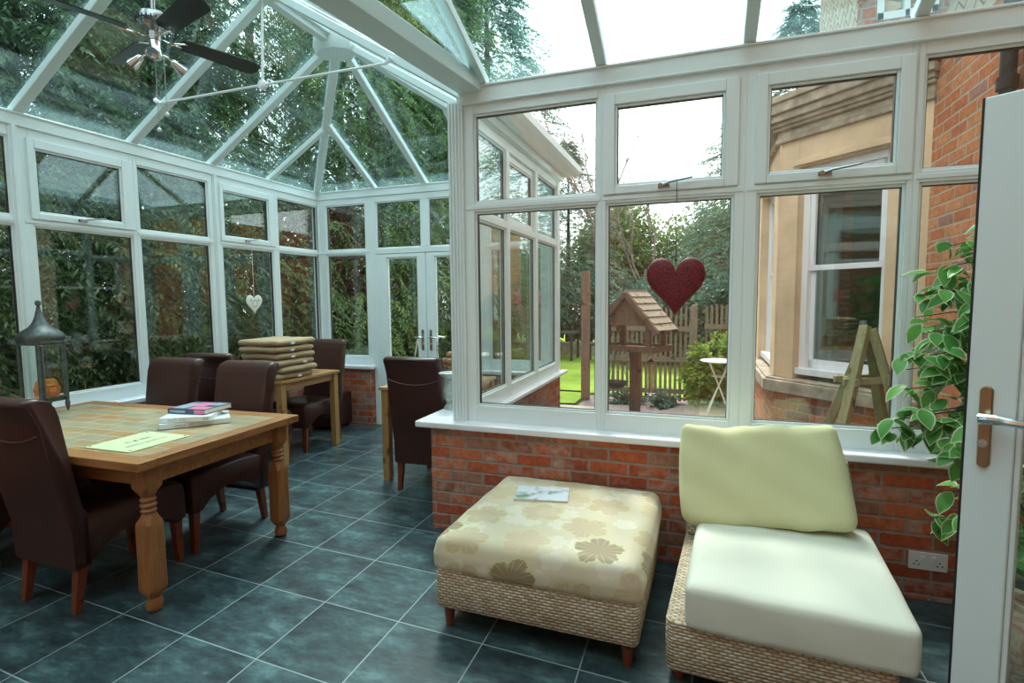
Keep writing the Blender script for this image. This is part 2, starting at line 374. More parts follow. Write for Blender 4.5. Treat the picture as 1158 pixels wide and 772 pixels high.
def leaf(name, c1, c2, trans=.35, rough=.5):
    m, nt, out = new_mat(name)
    oi = nt.nodes.new('ShaderNodeObjectInfo')
    src, x, y, z = geo_xyz(nt)
    n = noise(nt, src, 3.5, 3); 
    f = math_(nt, 'ADD', math_(nt, 'MULTIPLY', n, .8), math_(nt, 'MULTIPLY', math_(nt, 'SUBTRACT', oi.outputs['Random'], .5), .3))
    c = ramp(nt, f, [(.25, c1), (.6, c2)])
    p = nt.nodes.new('ShaderNodeBsdfPrincipled'); L(nt, c, p.inputs['Base Color']); p.inputs['Roughness'].default_value = rough; p.inputs['Specular IOR Level'].default_value = .3
    t = nt.nodes.new('ShaderNodeBsdfTranslucent'); L(nt, c, t.inputs[0])
    a = nt.nodes.new('ShaderNodeMixShader'); a.inputs[0].default_value = trans; L(nt, p.outputs[0], a.inputs[1]); L(nt, t.outputs[0], a.inputs[2])
    L(nt, a.outputs[0], out.inputs[0]); return m
M['conif'] = leaf('conifer_green', (.06, .12, .055), (.20, .31, .11))
M['conif2'] = leaf('blue_conifer_green', (.08, .16, .12), (.20, .33, .23))
M['broad'] = leaf('broadleaf_green', (.12, .20, .07), (.34, .44, .18))
M['laurel'] = leaf('yellow_green_leaf', (.16, .30, .05), (.46, .60, .14))
M['red_leaf'] = leaf('copper_leaf', (.10, .04, .04), (.22, .10, .08))
M['ficus'] = leaf('ficus_green', (.04, .20, .05), (.15, .42, .09), .25, .3)
M['ficus_edge'] = leaf('ficus_cream_edge', (.55, .60, .38), (.70, .74, .52), .25, .35)
def ground(name, stops, sc, sc2):
    m, nt, out = new_mat(name)
    src, x, y, z = geo_xyz(nt)
    s = math_(nt, 'ADD', math_(nt, 'MULTIPLY', noise(nt, src, sc, 4), .5), math_(nt, 'MULTIPLY', noise(nt, src, sc2, 3), .5))
    principled(nt, out, ramp(nt, s, stops), .95, 0, s, .6, .03, .1); return m
M['lawn'] = ground('lawn_grass', [(.35, (.16, .28, .03)), (.6, (.38, .54, .09))], 1.2, 40)
M['soil'] = ground('dark_soil', [(.35, (.05, .05, .03)), (.6, (.13, .13, .07))], 2, 20)
M['gravel'] = ground('pink_gravel', [(.35, (.20, .15, .14)), (.6, (.42, .34, .32))], 30, 90)
M['pave'] = ground('stone_paving', [(.35, (.42, .36, .28)), (.6, (.58, .52, .42))], 3, 30)

# ------------------------------------------------------------------ geometry
class MB:
    def __init__(s): s.v = []; s.f = []
    def add(s, vs, fs):
        o = len(s.v); s.v += [tuple(p) for p in vs]; s.f += [tuple(i + o for i in q) for q in fs]; return s
    def box(s, x0, x1, y0, y1, z0, z1, mat=None):
        if x0 > x1: x0, x1 = x1, x0
        if y0 > y1: y0, y1 = y1, y0
        if z0 > z1: z0, z1 = z1, z0
        vs = [Vector(p) for p in ((x0, y0, z0), (x1, y0, z0), (x1, y1, z0), (x0, y1, z0), (x0, y0, z1), (x1, y0, z1), (x1, y1, z1), (x0, y1, z1))]
        if mat is not None: vs = [mat @ p for p in vs]
        return s.add(vs, [(0, 3, 2, 1), (4, 5, 6, 7), (0, 1, 5, 4), (1, 2, 6, 5), (2, 3, 7, 6), (3, 0, 4, 7)])
    def beam(s, a, b, w, h, up=(0, 0, 1)):
        a = Vector(a); b = Vector(b); d = (b - a).normalized(); upv = Vector(up)
        if abs(d.dot(upv)) > .999: upv = Vector((1, 0, 0))
        r = d.cross(upv).normalized(); u = r.cross(d)
        vs = [p + r * (sx * w / 2) + u * (sz * h / 2) for p in (a, b) for sx, sz in ((-1, -1), (1, -1), (1, 1), (-1, 1))]
        return s.add(vs, [(0, 1, 2, 3), (7, 6, 5, 4), (0, 4, 5, 1), (1, 5, 6, 2), (2, 6, 7, 3), (3, 7, 4, 0)])
    def tube(s, pts, r, n=8, cap=True):
        pts = [Vector(p) for p in pts]; k = len(pts)
        rr = r if hasattr(r, '__len__') else [r] * k
        rings = []; prev = None
        for i, p in enumerate(pts):
            t = (pts[min(i + 1, k - 1)] - pts[max(i - 1, 0)]).normalized()
            if prev is None:
                a = Vector((0, 0, 1)) if abs(t.z) < .9 else Vector((1, 0, 0)); u = t.cross(a).normalized()
            else:
                u = (prev - t * prev.dot(t)).normalized()
            prev = u; w = t.cross(u)
            rings.append([p + (u * math.cos(2 * PI * j / n) + w * math.sin(2 * PI * j / n)) * rr[i] for j in range(n)])
        vs = [q for rg in rings for q in rg]; fs = []
        for i in range(k - 1):
            for j in range(n):
                a = i * n + j; b = i * n + (j + 1) % n; fs.append((a, b, b + n, a + n))
        if cap: fs += [tuple(range(n))[::-1], tuple(range((k - 1) * n, k * n))]
        return s.add(vs, fs)
    def lathe(s, prof, c=(0, 0, 0), n=20, mat=None, sq=0.):
        vs = []; fs = []; k = len(prof)
        for (r, z) in prof:
            for j in range(n):
                t = 2 * PI * (j + .5) / n; x, y = r * math.cos(t), r * math.sin(t)
                p = Vector((c[0] + x, c[1] + y, c[2] + z)) if mat is None else mat @ Vector((x, y, z))
                vs.append(p)
        for i in range(k - 1):
            for j in range(n):
                a = i * n + j; b = i * n + (j + 1) % n; fs.append((a, b, b + n, a + n))
        fs += [tuple(range(n))[::-1], tuple(range((k - 1) * n, k * n))]
        return s.add(vs, fs)
    def prism(s, poly, t0, t1, fn):
        n = len(poly); vs = [fn(p[0], p[1], t) for t in (t0, t1) for p in poly]
        fs = [tuple(range(n)), tuple(range(2 * n - 1, n - 1, -1))]
        for i in range(n): j = (i + 1) % n; fs.append((i, i + n, j + n, j))
        return s.add(vs, fs)
    def loft(s, rings, cap=True):
        n = len(rings[0]); vs = [p for r in rings for p in r]; fs = []
        for i in range(len(rings) - 1):
            for j in range(n):
                a = i * n + j; b = i * n + (j + 1) % n; fs.append((a, b, b + n, a + n))
        if cap: fs += [tuple(range(n))[::-1], tuple(range((len(rings) - 1) * n, len(rings) * n))]
        return s.add(vs, fs)
    def build(s, name, mat, parent=None, bevel=0, smooth=True, seg=2, angle=35, local=None):
        me = bpy.data.meshes.new(name); me.from_pydata([tuple(p) for p in s.v], [], s.f)
        import bmesh
        bm = bmesh.new(); bm.from_mesh(me); bmesh.ops.recalc_face_normals(bm, faces=bm.faces); bm.to_mesh(me); bm.free()
        me.materials.append(mat)
        o = bpy.data.objects.new(name, me); COL.objects.link(o)
        if smooth:
            me.polygons.foreach_set('use_smooth', [True] * len(me.polygons))
            if not bevel: me.set_sharp_from_angle(angle=math.radians(angle))
        if bevel:
            b = o.modifiers.new('b', 'BEVEL'); b.width = bevel; b.segments = seg; b.limit_method = 'ANGLE'; b.angle_limit = math.radians(40); b.harden_normals = True
        if parent is not None: o.parent = parent
        return o
def empty(name, loc=(0, 0, 0), rz=0):
    o = bpy.data.objects.new(name, None); COL.objects.link(o); o.location = loc; o.rotation_euler = (0, 0, rz); o.empty_display_size = .1
    return o
def tag(o, label=None, cat=None, group=None, kind=None):
    if label: o['label'] = label
    if cat: o['category'] = cat
    if group: o['group'] = group
    if kind: o['kind'] = kind
    return o
def struct(o): o['kind'] = 'structure'; return o
def copy_tree(o, parent=None):
    c = o.copy(); COL.objects.link(c)
    if parent is not None: c.parent = parent
    for ch in list(o.children): copy_tree(ch, c)
    return c
def rounded(w, d, h, r, puff=(0, 0), seg=14, wr=0., seed=1, fn=None):
    """cushion-like rounded box centred on the origin in xy, resting on z=0"""
    b = MB(); rs = random.Random(seed)
    ph = [rs.uniform(0, 6) for _ in range(6)]
    n = seg; idx = {}
    faces = []
    def vert(i, j, k):
        key = (i, j, k)
        if key in idx: return idx[key]
        def m(t):
            t = t / n * 2 - 1; return math.copysign(abs(t) ** .75, t)
        p = Vector((m(i) * w / 2, m(j) * d / 2, m(k) * h / 2))
        q = Vector((max(-w / 2 + r, min(w / 2 - r, p.x)), max(-d / 2 + r, min(d / 2 - r, p.y)), max(-h / 2 + min(r, h * .49), min(h / 2 - min(r, h * .49), p.z))))
        dd = p - q
        if dd.length > 1e-9: p = q + dd.normalized() * min(r, h * .49) if dd.length > min(r, h * .49) else p
        fx, fy = 1 - (2 * p.x / w) ** 2, 1 - (2 * p.y / d) ** 2; fz = 1 - (2 * p.z / h) ** 2
        fx, fy, fz = max(fx, 0), max(fy, 0), max(fz, 0)
        p.z += math.copysign(puff[0], p.z) * (fx * fy) ** .6 * abs(2 * p.z / h)
        p.y += math.copysign(puff[1], p.y) * fx * fz * abs(2 * p.y / d); p.x += math.copysign(puff[1], p.x) * fy * fz * abs(2 * p.x / w)
        if wr:
            p.z += wr * (math.sin(p.x * 17 + ph[0] + 3 * math.sin(p.y * 7)) * math.sin(p.y * 13 + ph[1]) + .5 * math.sin(p.x * 41 + p.y * 23 + ph[2]))
            p.y += wr * .6 * math.sin(p.x * 19 + p.z * 31 + ph[3])
        p.z += h / 2
        if fn: p = fn(p)
        b.v.append(tuple(p)); idx[key] = len(b.v) - 1; return idx[key]
    for a in range(n):
        for c in range(n):
            for s_ in (0, n):
                faces.append([vert(a, c, s_), vert(a + 1, c, s_), vert(a + 1, c + 1, s_), vert(a, c + 1, s_)])
                faces.append([vert(a, s_, c), vert(a + 1, s_, c), vert(a + 1, s_, c + 1), vert(a, s_, c + 1)])
                faces.append([vert(s_, a, c), vert(s_, a + 1, c), vert(s_, a + 1, c + 1), vert(s_, a, c + 1)])
    b.f = [tuple(q) for q in faces]
    return b
# ------------------------------------------------------------------ camera
cam = bpy.data.cameras.new('camera'); co = bpy.data.objects.new('camera', cam); COL.objects.link(co)
cam.sensor_width = 36; cam.lens = 606.177 / 1158 * 36; cam.clip_start = .05; cam.clip_end = 300
yaw, pit, rol = math.radians(19.42), math.radians(-4.635), math.radians(-.508)
F_ = Vector((-math.sin(yaw) * math.cos(pit), math.cos(yaw) * math.cos(pit), math.sin(pit)))
r0 = Vector((math.cos(yaw), math.sin(yaw), 0)); u0 = r0.cross(F_)
Rr = r0 * math.cos(rol) + u0 * math.sin(rol); Uu = -r0 * math.sin(rol) + u0 * math.cos(rol)
co.matrix_world = Matrix(((Rr.x, Uu.x, -F_.x, 0), (Rr.y, Uu.y, -F_.y, 0), (Rr.z, Uu.z, -F_.z, 1.5), (0, 0, 0, 1)))
SC.camera = co

# ------------------------------------------------------------------ setting
XB, YC, XD, YA, YK, XR = -4.43, 5.476, -1.45, 3.139, -1.6, 1.45
class Wall:
    def __init__(s, o, u, n): s.o = Vector(o); s.u = Vector(u); s.n = Vector(n)
    def P(s, u, z, n): p = s.o + s.u * u + s.n * n; return (p.x, p.y, z)
    def box(s, mb, u0, u1, z0, z1, n0, n1):
        a = s.P(u0, z0, n0); b = s.P(u1, z1, n1); return mb.box(a[0], b[0], a[1], b[1], a[2], b[2])
WA = Wall((0, YA, 0), (1, 0, 0), (0, -1, 0)); WB = Wall((XB, 0, 0), (0, 1, 0), (1, 0, 0))
WC = Wall((0, YC, 0), (1, 0, 0), (0, -1, 0)); WD = Wall((XD, 0, 0), (0, 1, 0), (-1, 0, 0))
Z0, Z1, Z2, Z3, ZF, ZT = .832, 2.019, 2.10, 2.606, .715, 2.69

fl = MB(); fl.box(XB - .1, XR + .1, YK - .1, YC + .1, -.08, 0); struct(fl.build('floor', M['floor']))

nwin = [0]
def frame_ring(mb, W, f0, f1, p0, p1, z0, z1, q0, q1, n0, n1, step=True):
    """outer rectangle f0..f1 x z0..z1, hole p0..p1 x q0..q1"""
    b = .014 if step else 0
    W.box(mb, f0, p0 - b, z0, z1, n0, n1); W.box(mb, p1 + b, f1, z0, z1, n0, n1)
    W.box(mb, p0 - b, p1 + b, z0, q0 - b, n0, n1); W.box(mb, p0 - b, p1 + b, q1 + b, z1, n0, n1)
def bead(mb, W, p0, p1, q0, q1, n0, n1, b=.014):
    W.box(mb, p0 - b, p0, q0 - b, q1 + b, n0, n1); W.box(mb, p1, p1 + b, q0 - b, q1 + b, n0, n1)
    W.box(mb, p0, p1, q0 - b, q0, n0, n1); W.box(mb, p0, p1, q1, q1 + b, n0, n1)
def pane(W, p0, p1, q0, q1, parent, n=0.):
    g = MB(); W.box(g, p0 - .006, p1 + .006, q0 - .006, q1 + .006, n - .010, n + .010)
    o = g.build('pane', M['glass'], parent, smooth=False)
    s = MB()
    t = .003
    W.box(s, p0 - t, p0 + .003, q0, q1, n - .013, n + .013); W.box(s, p1 - .003, p1 + t, q0, q1, n - .013, n + .013)
    W.box(s, p0, p1, q0 - t, q0 + .002, n - .013, n + .013); W.box(s, p0, p1, q1 - .003, q1 + t, n - .013, n + .013)
    s.build('seal', M['seal'], o, smooth=False)
    return o
def latch(W, u, z, n, parent, s=1):
    b = MB()
    W.box(b, u - .03, u + .03, z - .010, z + .010, n, n + .008)
    p = [Vector(W.P(u - .01, z, n + .012)), Vector(W.P(u + .03, z + .012, n + .028)), Vector(W.P(u + .15, z + .03, n + .030))]
    b.tube(p, [.009, .007, .006], 8); b.tube([Vector(W.P(u - .015, z, n)), Vector(W.P(u - .015, z, n + .025))], .012, 10)
    b.build('window_latch', M['steel'], parent)
def window(W, f0, f1, p0, p1, opening=False, sash=None, lower=True):
    nwin[0] += 1
    m = MB()
    # upper and lower light in one welded frame
    W.box(m, f0, p0 - .014, ZF, ZT, -.035, .030); W.box(m, p1 + .014, f1, ZF, ZT, -.035, .030)
    W.box(m, p0 - .014, p1 + .014, ZF, Z0 - .014, -.035, .030)
    W.box(m, p0 - .014, p1 + .014, Z1 + .014, Z2 - .014, -.035, .030)
    W.box(m, p0 - .014, p1 + .014, Z3 + .014, ZT, -.035, .030)
    bead(m, W, p0, p1, Z0, Z1, -.020, .018)
    if not opening: bead(m, W, p0, p1, Z2, Z3, -.020, .018)
    # slim raised nosing round the transom and the head
    W.box(m, f0 + .008, f1 - .008, Z1 + .028, Z2 - .028, .030, .036)
    o = struct(m.build('window_%d' % nwin[0], M['pvc'], bevel=.005))
    pane(W, p0, p1, Z0, Z1, o)
    if opening:
        s0, s1, q0, q1 = sash
        s = MB(); frame_ring(s, W, p0 - .030, p1 + .030, s0, s1, Z2 - .022, Z3 + .022, q0, q1, -.012, .046)
        bead(s, W, s0, s1, q0, q1, -.005, .034)
        so = s.build('opening_sash', M['pvc'], o, bevel=.005)
        pane(W, s0, s1, q0, q1, so, .012)
        latch(W, (s0 + s1) / 2 - .02, q0 - .032, .046, so)
    else:
        pane(W, p0, p1, Z2, Z3, o)
    return o
# wall with the red heart
window(WA, -1.40, -.546, -1.322, -.584)
window(WA, -.546, .205, -.508, .141, True, (-.459, .089, 2.136, 2.552))
window(WA, .205, .947, .279, .907, True, (.319, .860, 2.136, 2.552))
window(WA, .947, XR, .987, 1.40)
# long side wall
window(WB, 2.415, 3.20, 2.489, 3.157, True, (2.516, 3.086, 2.136, 2.552))
window(WB, 3.20, 3.95, 3.244, 3.892)
window(WB, 4.00, 4.745, 4.055, 4.691, True, (4.076, 4.631, 2.136, 2.552))
window(WB, 4.745, YC, 4.802, 5.447 - .03)
window(WB, 1.60, 2.36, 1.665, 2.345)
window(WB, .85, 1.60, .91, 1.55, True, (.94, 1.50, 2.136, 2.552))
window(WB, .05, .80, .10, .75)
window(WB, -.75, .0, -.70, -.05)
window(WB, YK, -.80, YK + .05, -.85)
# far wall
window(WC, XB, -3.66, -4.278, -3.749)
window(WC, -2.24, XD - .04, -2.15, -1.60)
# outer side of the dining wing
window(WD, YA + .05, 3.96, 3.25, 3.91)
window(WD, 3.96, 4.72, 4.01, 4.67, True, (4.04, 4.64, 2.136, 2.552))
window(WD, 4.72, YC, 4.77, 5.42)
# french doors with top lights
def toplights():
    m = MB(); W = WC
    f0, f1 = -3.66, -2.24
    W.box(m, f0, -3.60, .0, ZT, -.035, .032); W.box(m, -2.30, f1, 0, ZT, -.035, .032)
    W.box(m, -3.60, -2.30, 2.025, Z2 - .014, -.035, .032); W.box(m, -3.60, -2.30, Z3 + .014, ZT, -.035, .032)
    W.box(m, -3.001, -2.908, Z2 - .014, Z3 + .014, -.035, .032)
    W.box(m, -3.60, -3.588, Z2 - .014, Z3 + .014, -.035, .032); W.box(m, -2.316, -2.30, Z2 - .014, Z3 + .014, -.035, .032)
    bead(m, W, -3.574, -3.015, Z2, Z3, -.02, .018); bead(m, W, -2.894, -2.33, Z2, Z3, -.02, .018)
    m.box(f0, f1, YC - .03, YC + .06, 0, .02)
    nwin[0] += 1
    o = struct(m.build('window_%d' % nwin[0], M['pvc'], bevel=.005))
    pane(W, -3.574, -3.015, Z2, Z3, o); pane(W, -2.894, -2.33, Z2, Z3, o)
toplights()
def door_leaf(n, P, w, h, gl, gr, gb, gt, handle_u, lever_dir, both=True):
    """P(u, z, n) maps the leaf; glass gl..gr x gb..gt"""
    m = MB(); t = .030
    class T: pass
    W = Wall((0, 0, 0), (1, 0, 0), (0, -1, 0)); W.P = P
    def bx(u0, u1, z0, z1, n0, n1):
        vs = [P(a, c, b) for c in (z0, z1) for a, b in ((u0, n0), (u1, n0), (u1, n1), (u0, n1))]
        m.add(vs, [(0, 3, 2, 1), (4, 5, 6, 7), (0, 1, 5, 4), (1, 2, 6, 5), (2, 3, 7, 6), (3, 0, 4, 7)])
    bx(0, gl - .014, .012, h, -t, t); bx(gr + .014, w, .012, h, -t, t)
    bx(gl - .014, gr + .014, .012, gb - .014, -t, t); bx(gl - .014, gr + .014, gt + .014, h, -t, t)
    for (a, b, c, d) in ((gl - .014, gl, gb - .014, gt + .014), (gr, gr + .014, gb - .014, gt + .014), (gl, gr, gb - .014, gb), (gl, gr, gt, gt + .014)): bx(a, b, c, d, -t * .6, t * .6)
    o = struct(m.build('door_%d' % n, M['pvc'], bevel=.004))
    g = MB(); q = [P(a, c, b) for c in (gb, gt) for a, b in ((gl, -.008), (gr, -.008), (gr, .008), (gl, .008))]
    g.add(q, [(0, 3, 2, 1), (4, 5, 6, 7), (0, 1, 5, 4), (1, 2, 6, 5), (2, 3, 7, 6), (3, 0, 4, 7)])
    g.build('pane', M['glass'], o, smooth=False)
    for sd in ((1, -1) if both else (1,)):
        k = MB(); u, z = handle_u, (1.11 if n == 3 else 1.03)
        pts = []
        for i in range(16):
            a = 2 * PI * i / 16; cx, cz = .016 * math.cos(a), (.105 if math.sin(a) > 0 else -.105) + .016 * math.sin(a)
            pts.append((cx, cz))
        k.loft([[Vector(P(u + x, z + y, sd * t)) for x, y in pts], [Vector(P(u + x, z + y, sd * (t + .007))) for x, y in pts], [Vector(P(u + x * .8, z + y * .98, sd * (t + .011))) for x, y in pts]])
        ho = k.build('door_handle', M['brass'] if n == 3 else M['steel'], o)
        l = MB(); e = lever_dir
        l.tube([Vector(P(u, z + .03, sd * t)), Vector(P(u, z + .03, sd * (t + .045)))], .010, 12)
        l.tube([Vector(P(u - .004 * e, z + .03, sd * (t + .045))), Vector(P(u + .03 * e, z + .034, sd * (t + .05))), Vector(P(u + .07 * e, z + .031, sd * (t + .052))), Vector(P(u + .125 * e, z + .026, sd * (t + .046)))], [q_ * (1.35 if n == 3 else 1) for q_ in (.012, .0105, .009, .007)], 10)
        l.tube([Vector(P(u, z - .045, sd * (t + .01))), Vector(P(u, z - .045, sd * (t + .024)))], .012, 14)
        l.build('lever', M['chrome'], ho)
    return o
PA = lambda u, z, n: WC.P(-3.60 + u, z, n)
door_leaf(1, PA, .645, 2.02, .15, .53, .25, 1.965, .598, -1)
PB = lambda u, z, n: WC.P(-2.30 - u, z, n)
door_leaf(2, PB, .645, 2.02, .15, .53, .25, 1.965, .598, -1)
# inner door standing open into the room, hinged on the house wall
dh = Vector((1.45, 1.50, 0)); df = Vector((.775, 1.975, 0)); dd_ = (dh - df); DW = dd_.length; dd_.normalize(); dn = Vector((-dd_.y, dd_.x, 0)) * -1
def PD(u, z, n): p = df + dd_ * u + dn * n; return (p.x, p.y, z)
if dn.dot(Vector((0, 0, 0)) - df) < 0: dn = -dn
door_leaf(3, PD, DW - .005, 2.06, .125, DW - .13, .20, 1.92, .046, 1)
sl = MB()
for a_, b_ in ((-.028, .028),):
    vs = [PD(u_, z_, n_) for z_ in (.012, 2.06) for u_, n_ in ((-.006, a_), (.0, a_), (.0, b_), (-.006, b_))]
    sl.add(vs, [(0, 3, 2, 1), (4, 5, 6, 7), (0, 1, 5, 4), (1, 2, 6, 5), (2, 3, 7, 6), (3, 0, 4, 7)])
sl.build('edge_seal', M['seal'], bpy.data.objects['door_3'])

# posts, eaves beams, gutters
def trim(i, mb, mat='pvc', bevel=.006): return struct(mb.build('trim_%d' % i, M[mat], bevel=bevel))
t = MB(); t.box(-1.50, -1.40, YA - .05, YA + .055, .715, 2.70)
for k in range(4): t.box(-1.492 + k * .022, -1.480 + k * .022, YA - .058, YA - .05, .72, 2.69)
trim(1, t, bevel=.003)
t = MB(); t.box(XB - .05, XB + .045, YC - .045, YC + .05, .70, 2.72); trim(2, t)
t = MB(); t.box(XD - .05, XD + .045, YC - .05, YC + .05, .715, 2.72); trim(3, t)
t = MB(); t.box(XB - .05, XB + .04, 2.36, 2.415, .71, 2.70); t.box(XB + .04, XB + .052, 2.375, 2.40, .71, 2.70); trim(4, t)
t = MB(); t.box(XB - .05, XB + .04, 3.95, 4.00, .71, 2.70); t.box(XB + .04, XB + .052, 3.962, 3.988, .71, 2.70); trim(5, t)
t = MB(); t.box(XB - .05, XB + .04, .80, .85, .71, 2.70); t.box(XB - .05, XB + .04, 0, .05, .71, 2.70); t.box(XB - .05, XB + .04, -.80, -.75, .71, 2.70); trim(6, t)
# eaves beams
t = MB(); t.box(XD + .02, XR, YA - .045, YA + .07, 2.69, 2.785); t.box(XD + .02, XR, YA - .055, YA - .045, 2.77, 2.785); t.box(-1.40, XR, YA - .052, YA - .03, 2.676, 2.69); trim(7, t)
t = MB(); t.box(XB - .07, XB + .045, YK, YC + .07, 2.69, 2.785); t.box(XB + .045, XB + .055, YK, YC, 2.768, 2.785); trim(8, t)
t = MB(); t.box(XB + .045, XD, YC - .045, YC + .07, 2.69, 2.785); t.box(XB + .055, XD - .05, YC - .055, YC - .045, 2.768, 2.785); trim(9, t)
t = MB(); t.box(XD - .045, XD + .05, YA + .07, YC + .07, 2.69, 2.785); trim(10, t)
# exterior fascia, soffit and gutter along the outer side of the wing
t = MB(); t.box(XD + .05, XD + .17, YA + .20, YC + .20, 2.765, 2.785); t.box(XD + .05, XD + .075, YA + .2, YC + .1, 2.70, 2.765)
trim(11, t)
gp = [(.0, .0), (.0, -.06), (.02, -.085), (.07, -.085), (.10, -.055), (.105, .0), (.097, .0), (.09, -.05), (.065, -.076), (.025, -.076), (.009, -.055), (.009, 0)]
t = MB(); t.prism(gp, YA + .2, YC + .22, lambda a, b, s: (XD + .13 + a, s, 2.86 + b)); t.box(XD + .10, XD + .13, YA + .2, YC + .22, 2.76, 2.87)
trim(12, t, bevel=0)
# box gutter between the two roofs
t = MB()
A0, A1 = Vector((-1.345, YA - .02, 0)), Vector((-1.90, YK, 0))
A1 = A0 + (Vector((-1.465, 1.958, 0)) - Vector((-1.335, 2.98, 0))) / 1.03 * (YA - YK) * 1.0
t.beam((A0.x, A0.y, 2.79), (A1.x, A1.y, 2.79), .15, .09)
t.beam((A0.x - .085, A0.y, 2.835), (A1.x - .085, A1.y, 2.835), .02, .07)
trim(13, t, 'pvcr')
GX = lambda y: A0.x + (A1.x - A0.x) * (A0.y - y) / (A0.y - A1.y)

# dwarf walls with sills
def dwarf(name, boxes, mat, sills):
    m = MB()
    for b in boxes: m.box(*b)
    o = struct(m.build(name, M[mat], smooth=False))
    s = MB()
    for b in sills: s.box(*b)
    s.build('window_sill', M['sill'], o, bevel=.011, seg=3)
    return o
dwarf('wall_front', [(-1.64, XR, 3.055, 3.27, -.15, .675)], 'brick_box', [(-1.73, XR, 3.0, YA + .0, .675, .717), (-1.36, XR, YA + .03, 3.33, .675, .712)])
dwarf('wall_inner', [(-1.64, -1.42, 3.27, YC + .10, -.15, .675)], 'brick_box', [(-1.73, XD, YA, YC - .04, .675, .717), (XD + .03, -1.355, 3.33, YC + .18, .685, .72)])
dwarf('wall_left', [(XB - .12, -4.35, YK, YC + .10, -.15, .675)], 'brick_box', [(XB, -4.29, YK, YC, .675, .717), (XB - .18, XB - .03, YK, YC + .18, .675, .712)])
dwarf('wall_far', [(-4.35, -3.666, 5.39, YC + .10, -.15, .675), (-2.24, -1.64, 5.39, YC + .10, -.15, .675)], 'brick_box',
      [(XB + .14, -3.63, 5.34, YC, .675, .717), (-2.27, -1.73, 5.34, YC, .675, .717)])
m = MB(); m.box(XB - .15, XR + .3, YK - .15, YK, -.1, 4.7); struct(m.build('wall_back', M['brick_back'], smooth=False))
m = MB()
m.box(XR, XR + .28, YK - .15, .62, -.1, 7.4); m.box(XR, XR + .28, 1.52, YA + .1, -.1, 7.4); m.box(XR, XR + .28, .62, 1.52, 2.09, 7.4)
struct(m.build('wall_right', M['brick_h'], smooth=False))
m = MB()  # dark hallway behind the open door
m.box(XR + .28, XR + 2.2, .40, .5, 0, 2.5); m.box(XR + .28, XR + 2.2, 1.7, 1.8, 0, 2.5); m.box(XR + 2.2, XR + 2.3, .4, 1.8, 0, 2.5); m.box(XR + .28, XR + 2.2, .4, 1.8, 2.4, 2.5)
struct(m.build('wall_hallway', M['plaster'], smooth=False))

# ------------------------------------------------------------------ glass roof
ZE, ZR, XM, YR = 2.80, 3.72, -2.94, 3.975
SL = (ZR - ZE) / (XM - XB)
r = MB()
for sgn, xe in ((1, XB), (-1, XD)):
    for y in (-1.45, -.68, .09, .87, 1.64, 2.42, 3.21, YR - .01):
        r.beam((xe, y, ZE - .02), (XM, y, ZR - .035), .066, .055)
    # jack rafter up to the hip
    tj = (YC - 4.69) / (YC - YR)
    xj = xe + (XM - xe) * tj; r.beam((xe, 4.69, ZE - .02), (xj, 4.69, ZE + (ZR - ZE) * tj - .035), .055, .05)
    r.beam((xe, YC, ZE - .02), (XM, YR, ZR - .035), .075, .06)
r.beam((XM, YC, ZE - .02), (XM, YR, ZR - .035), .066, .055)
for xj in (-3.60, -2.28):
    tj = (min(xj - XB, XD - xj)) / (XM - XB)
    r.beam((xj, YC, ZE - .02), (xj, YC + (YR - YC) * tj, ZE + (ZR - ZE) * tj - .035), .055, .05)
ceil = struct(r.build('ceiling', M['pvcr'], bevel=.008))
r = MB(); r.beam((XM, YR, ZR - .025), (XM, YK, ZR - .025), .13, .10)
r.beam((XM, YR, ZR - .09), (XM, YK, ZR - .09), .07, .05)
r.build('ridge_beam', M['pvcr'], ceil, bevel=.008)
r = MB()   # boss under the meeting rafters
pts = [(XM + .14 * math.cos(a) * 1.25, YR - .03 + .14 * math.sin(a)) for a in [PI / 8 + i * PI / 4 for i in range(8)]]
r.loft([[Vector((x, y, ZR - .165)) for x, y in pts], [Vector((XM + (x - XM) * 1.15, YR + (y - YR) * 1.15, ZR - .10)) for x, y in pts], [Vector((XM + (x - XM) * 1.1, YR + (y - YR) * 1.1, ZR + .0)) for x, y in pts]])
r.build('ridge_boss', M['pvcr'], ceil, bevel=.006)
sm = .385
yfr = YK
r = MB()
for x in (-1.27, -.552, .21, .943):
    r.beam((x, YA, ZE), (x, YK, ZE + sm * (YA - YK)), .062, .06)
    r.beam((x, YA, ZE + .03), (x, YK, ZE + .03 + sm * (YA - YK)), .03, .05)
r.build('front_rafters', M['pvcr'], ceil, bevel=.008)
g = MB()
th = .012
def quad(mb, *p):
    n = (Vector(p[1]) - Vector(p[0])).cross(Vector(p[2]) - Vector(p[0])).normalized() * th
    k = len(p); vs = [Vector(q) for q in p] + [Vector(q) + n for q in p]
    mb.add(vs, [tuple(range(k)), tuple(range(2 * k - 1, k - 1, -1))] + [(i, (i + 1) % k, (i + 1) % k + k, i + k) for i in range(k)])
zo = .012
quad(g, (XB - .05, YK, ZE - .03 + zo), (XM, YK, ZR + zo), (XM, YR, ZR + zo), (XB - .05, YC + .05, ZE - .03 + zo))
quad(g, (XD + .05, YC + .05, ZE - .03 + zo), (XM, YR, ZR + zo), (XM, YK, ZR + zo), (XD - .30, YK, ZE + .1 + zo), (XD + .03, YA, ZE - .02 + zo))
quad(g, (XB - .05, YC + .05, ZE - .03 + zo), (XM, YR, ZR + zo), (XD + .05, YC + .05, ZE - .03 + zo))
g.build('roof_pane', M['glassr'], ceil, smooth=False)
g = MB()
quad(g, (XR, YA + .05, ZE + .02), (XR, YK, ZE + .02 + sm * (YA - YK)), (-1.27, YK, ZE + .02 + sm * (YA - YK)), (-1.27, YA + .05, ZE + .02))
